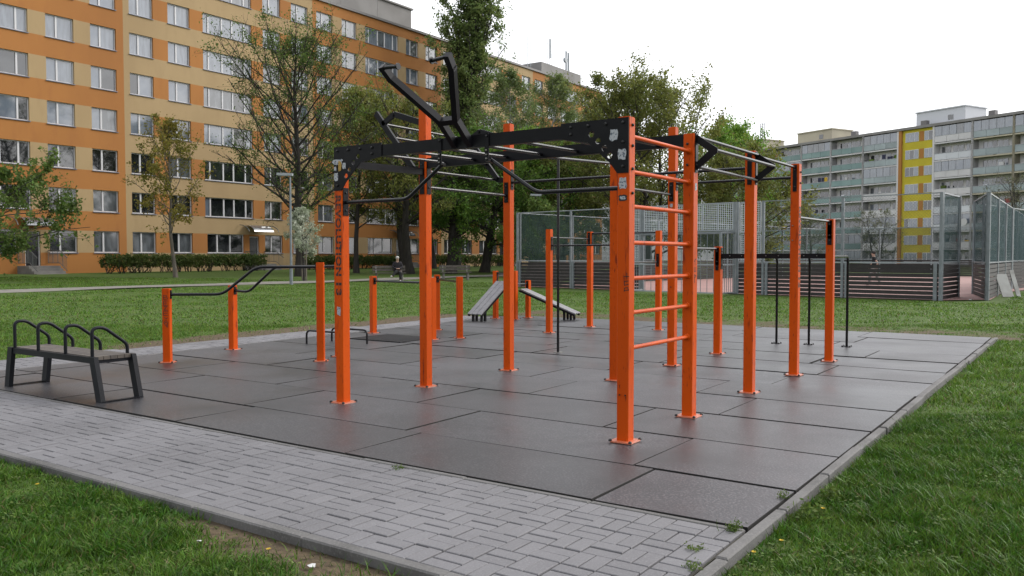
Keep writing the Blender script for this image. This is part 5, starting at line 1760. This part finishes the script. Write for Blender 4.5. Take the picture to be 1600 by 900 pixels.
def grass_material(name, a, b, straw=.07):
    m = leaf(name, a, b, val=.62, hue=.022, tr=.32, sc=2.2)
    N, L = m.node_tree.nodes, m.node_tree.links
    bs = N["Principled BSDF"]; bs.inputs['Roughness'].default_value = .42; bs.inputs['Specular IOR Level'].default_value = .18
    src = bs.inputs['Base Color'].links[0].from_socket
    geo = N.new('ShaderNodeNewGeometry')
    gt = N.new('ShaderNodeMath'); gt.operation = 'GREATER_THAN'; gt.inputs[1].default_value = 1 - straw
    ml = N.new('ShaderNodeMath'); ml.operation = 'MULTIPLY'; ml.inputs[1].default_value = 13.7; L.new(geo.outputs['Random Per Island'], ml.inputs[0])
    fr = N.new('ShaderNodeMath'); fr.operation = 'FRACT'; L.new(ml.outputs[0], fr.inputs[0]); L.new(fr.outputs[0], gt.inputs[0])
    mx = N.new('ShaderNodeMixRGB'); L.new(gt.outputs[0], mx.inputs[0]); L.new(src, mx.inputs[1]); mx.inputs[2].default_value = (.135, .115, .05, 1)
    L.new(mx.outputs[0], bs.inputs['Base Color'])
    for n_ in N:
        if n_.type == 'BSDF_TRANSLUCENT': L.new(mx.outputs[0], n_.inputs['Color'])
    return m


M['grass'] = grass_material('grass blades', (0.040, 0.102, 0.009), (0.074, 0.142, 0.018), .04)
M['grass2'] = grass_material('grass tufts', (0.066, 0.140, 0.015), (0.102, 0.175, 0.025), .06)
na = grass_zone('grass', 'near lawn grass blades beside the kerbs', 3.6, 8.5, 8500, .068, .0034, 61, M['grass'])
nb = grass_zone('grass', 'lawn grass blades at middle distance', 8.5, 19, 1700, .065, .0048, 62, M['grass2'])
nc = grass_zone('grass', 'far lawn grass tufts', 19, 46, 230, .06, .010, 63, M['grass2'])
rngc = np.random.default_rng(65)
dep = np.sqrt(rngc.uniform(3.6 ** 2, 9.5 ** 2, 26000)); lat = rngc.uniform(-.66, .66, 26000) * dep
xx, yy = .8225 * lat - .5687 * dep, .5687 * lat + .8225 * dep
ok = ~((xx > PX0) & (xx < PX1 + .03) & (yy > PY0 - .03) & (yy < PY1)) & (hnoise(xx, yy, .55, 9) > .52) & (dirt(xx, yy) < .5)
xx, yy = xx[ok], yy[ok]
cpts = np.stack([xx, yy, gh(xx, yy) + rngc.uniform(.012, .05, len(xx))], 1)
n_ = len(cpts)
t1 = rngc.normal(0, 1, (n_, 3)) * A(1, 1, .35); t1 /= np.linalg.norm(t1, axis=1, keepdims=True)
u1 = np.cross(t1, A(0, 0, 1)); u1 /= np.linalg.norm(u1, axis=1, keepdims=True)
sz = rngc.uniform(.007, .015, (n_, 1))
V = np.stack([cpts - t1 * sz, cpts + u1 * sz * .8, cpts + t1 * sz, cpts - u1 * sz * .8], 1).reshape(-1, 3)
tag(link_mesh('clover', np_mesh('clover', V, np.arange(4 * n_), np.full(n_, 4), M['weed'])), 'small round clover leaves in the near lawn', kind='stuff')


def weed(label, x, y, n, spread, h, seed, size=.03, m='weed'):
    rng = np.random.default_rng(seed)
    z0 = .0 if (PX0 < x < PX1 and PY0 < y < PY1) else float(gh(x, y))
    t = thing('weed', (x, y, z0), label, 'weed', 'weeds in the paving joints and kerb edges')
    S, pts = [], []
    for k in range(n):
        S1, p_, _ = polyline(rng, A(0, 0, -.01) + A(*rng.normal(0, spread * .3, 2), 0), A(*rng.normal(0, .8, 2), .8), h * rng.uniform(.5, 1.1), 3, .25, .1, .002, .001)
        S += S1; pts += p_[1:]
    V, F = tube_segs(S); link_mesh('stem', np_mesh('stem', V, F.ravel(), np.full(len(F), 4), M[m]), t, (x, y, z0))['kind'] = 'stuff'
    V, F = leaves(rng, np.array(pts), n * 7, size, .012, .45)
    V[:, 2] = np.maximum(V[:, 2], .002)
    link_mesh('leaves', np_mesh('leaves', V, F.ravel(), np.full(len(F), 4), M[m]), t, (x, y, z0))


for i, (lab, x, y, n, sp_, h) in enumerate((
        ('bushy weed in the corner between pad and brick walk', -1.68, 4.62, 26, .09, .11),
        ('low weed in the brick joints near the kerb corner', -1.72, 4.20, 14, .06, .05),
        ('creeping weed at the kerb beside the bottom edge', -1.64, 3.95, 16, .08, .05),
        ('weed between rubber tile and right kerb near the corner', -1.64, 5.45, 14, .06, .09),
        ('small moss tuft along the pad edge before the lettered post', -4.2, 4.62, 16, .10, .03),
        ('leafy yellow-green weed patch beside the right kerb', -1.42, 5.25, 46, .16, .10),
        ('second leafy weed patch further along the right kerb', -1.40, 5.75, 36, .14, .09),
        ('tall weed at the front kerb by the bare soil', -5.3, 3.06, 22, .10, .10),
        ('dark green weed rosette in the lawn by the front kerb', -3.95, 2.95, 26, .12, .07))):
    weed(lab, x, y, n, sp_ * .8, h * (1.2 if 'leafy' in lab else .75), 80 + i, .034 if 'leafy' in lab else .017)

for i, (lab, x, y, z) in enumerate((('dandelion flower at the right kerb corner', -1.44, 4.28, .075), ('dandelion flower behind the kerb corner flower', -1.38, 4.55, .07),
                                    ('dandelion flower among the leafy weeds', -1.33, 5.2, .09), ('dandelion flower in the left front lawn', -3.60, 2.92, .05), ('dandelion flower at the far left of the front lawn', -5.9, 2.85, .06))):
    z0 = float(gh(x, y)); t = thing('dandelion', (x, y, z0), lab, 'flower', 'dandelions in the lawn')
    mb = MB(); mb.tube([(x, y, z0 - .01), (x + .005, y, z0 + z)], .002, 5); mb.build('stem', M['weed'], t)
    mb = MB()
    for k in range(16):
        a = k * 2.399; r_ = .016 * math.sqrt((k + 1) / 16)
        mb.add([(x + .005, y, z0 + z), (x + .005 + r_ * math.cos(a - .25), y + r_ * math.sin(a - .25), z0 + z + .006), (x + .005 + r_ * math.cos(a + .25), y + r_ * math.sin(a + .25), z0 + z + .006)], [(0, 1, 2)])
    mb.build('flower_head', M['dandelion'], t)
for i, (lab, x, y, s) in enumerate((('crumpled white paper scrap in the right lawn', 1.2, 15.2, .07), ('white scrap on the grass before the plank fence', -5.6, 21.5, .08), ('pale stick scrap on the front lawn soil', -3.3, 2.95, .03),
                                    ('white petal scrap on the bare soil by front kerb', -4.1, 2.85, .02), ('white litter at the court entrance', -3.6, 33.4, .12))):
    z0 = float(gh(x, y)) + .015; r_ = random.Random(i)
    mb = MB()
    vs_ = [(x + s * math.cos(k * 1.05) * r_.uniform(.5, 1), y + s * math.sin(k * 1.05) * r_.uniform(.5, 1), z0 + r_.uniform(0, s * .4)) for k in range(6)] + [(x, y, z0 + s * .35), (x, y, z0 - .01)]
    mb.add(vs_, [(k, (k + 1) % 6, 6) for k in range(6)] + [((k + 1) % 6, k, 7) for k in range(6)])
    tag(mb.build('litter', M['white'], at=(x, y, z0)), lab, 'litter')
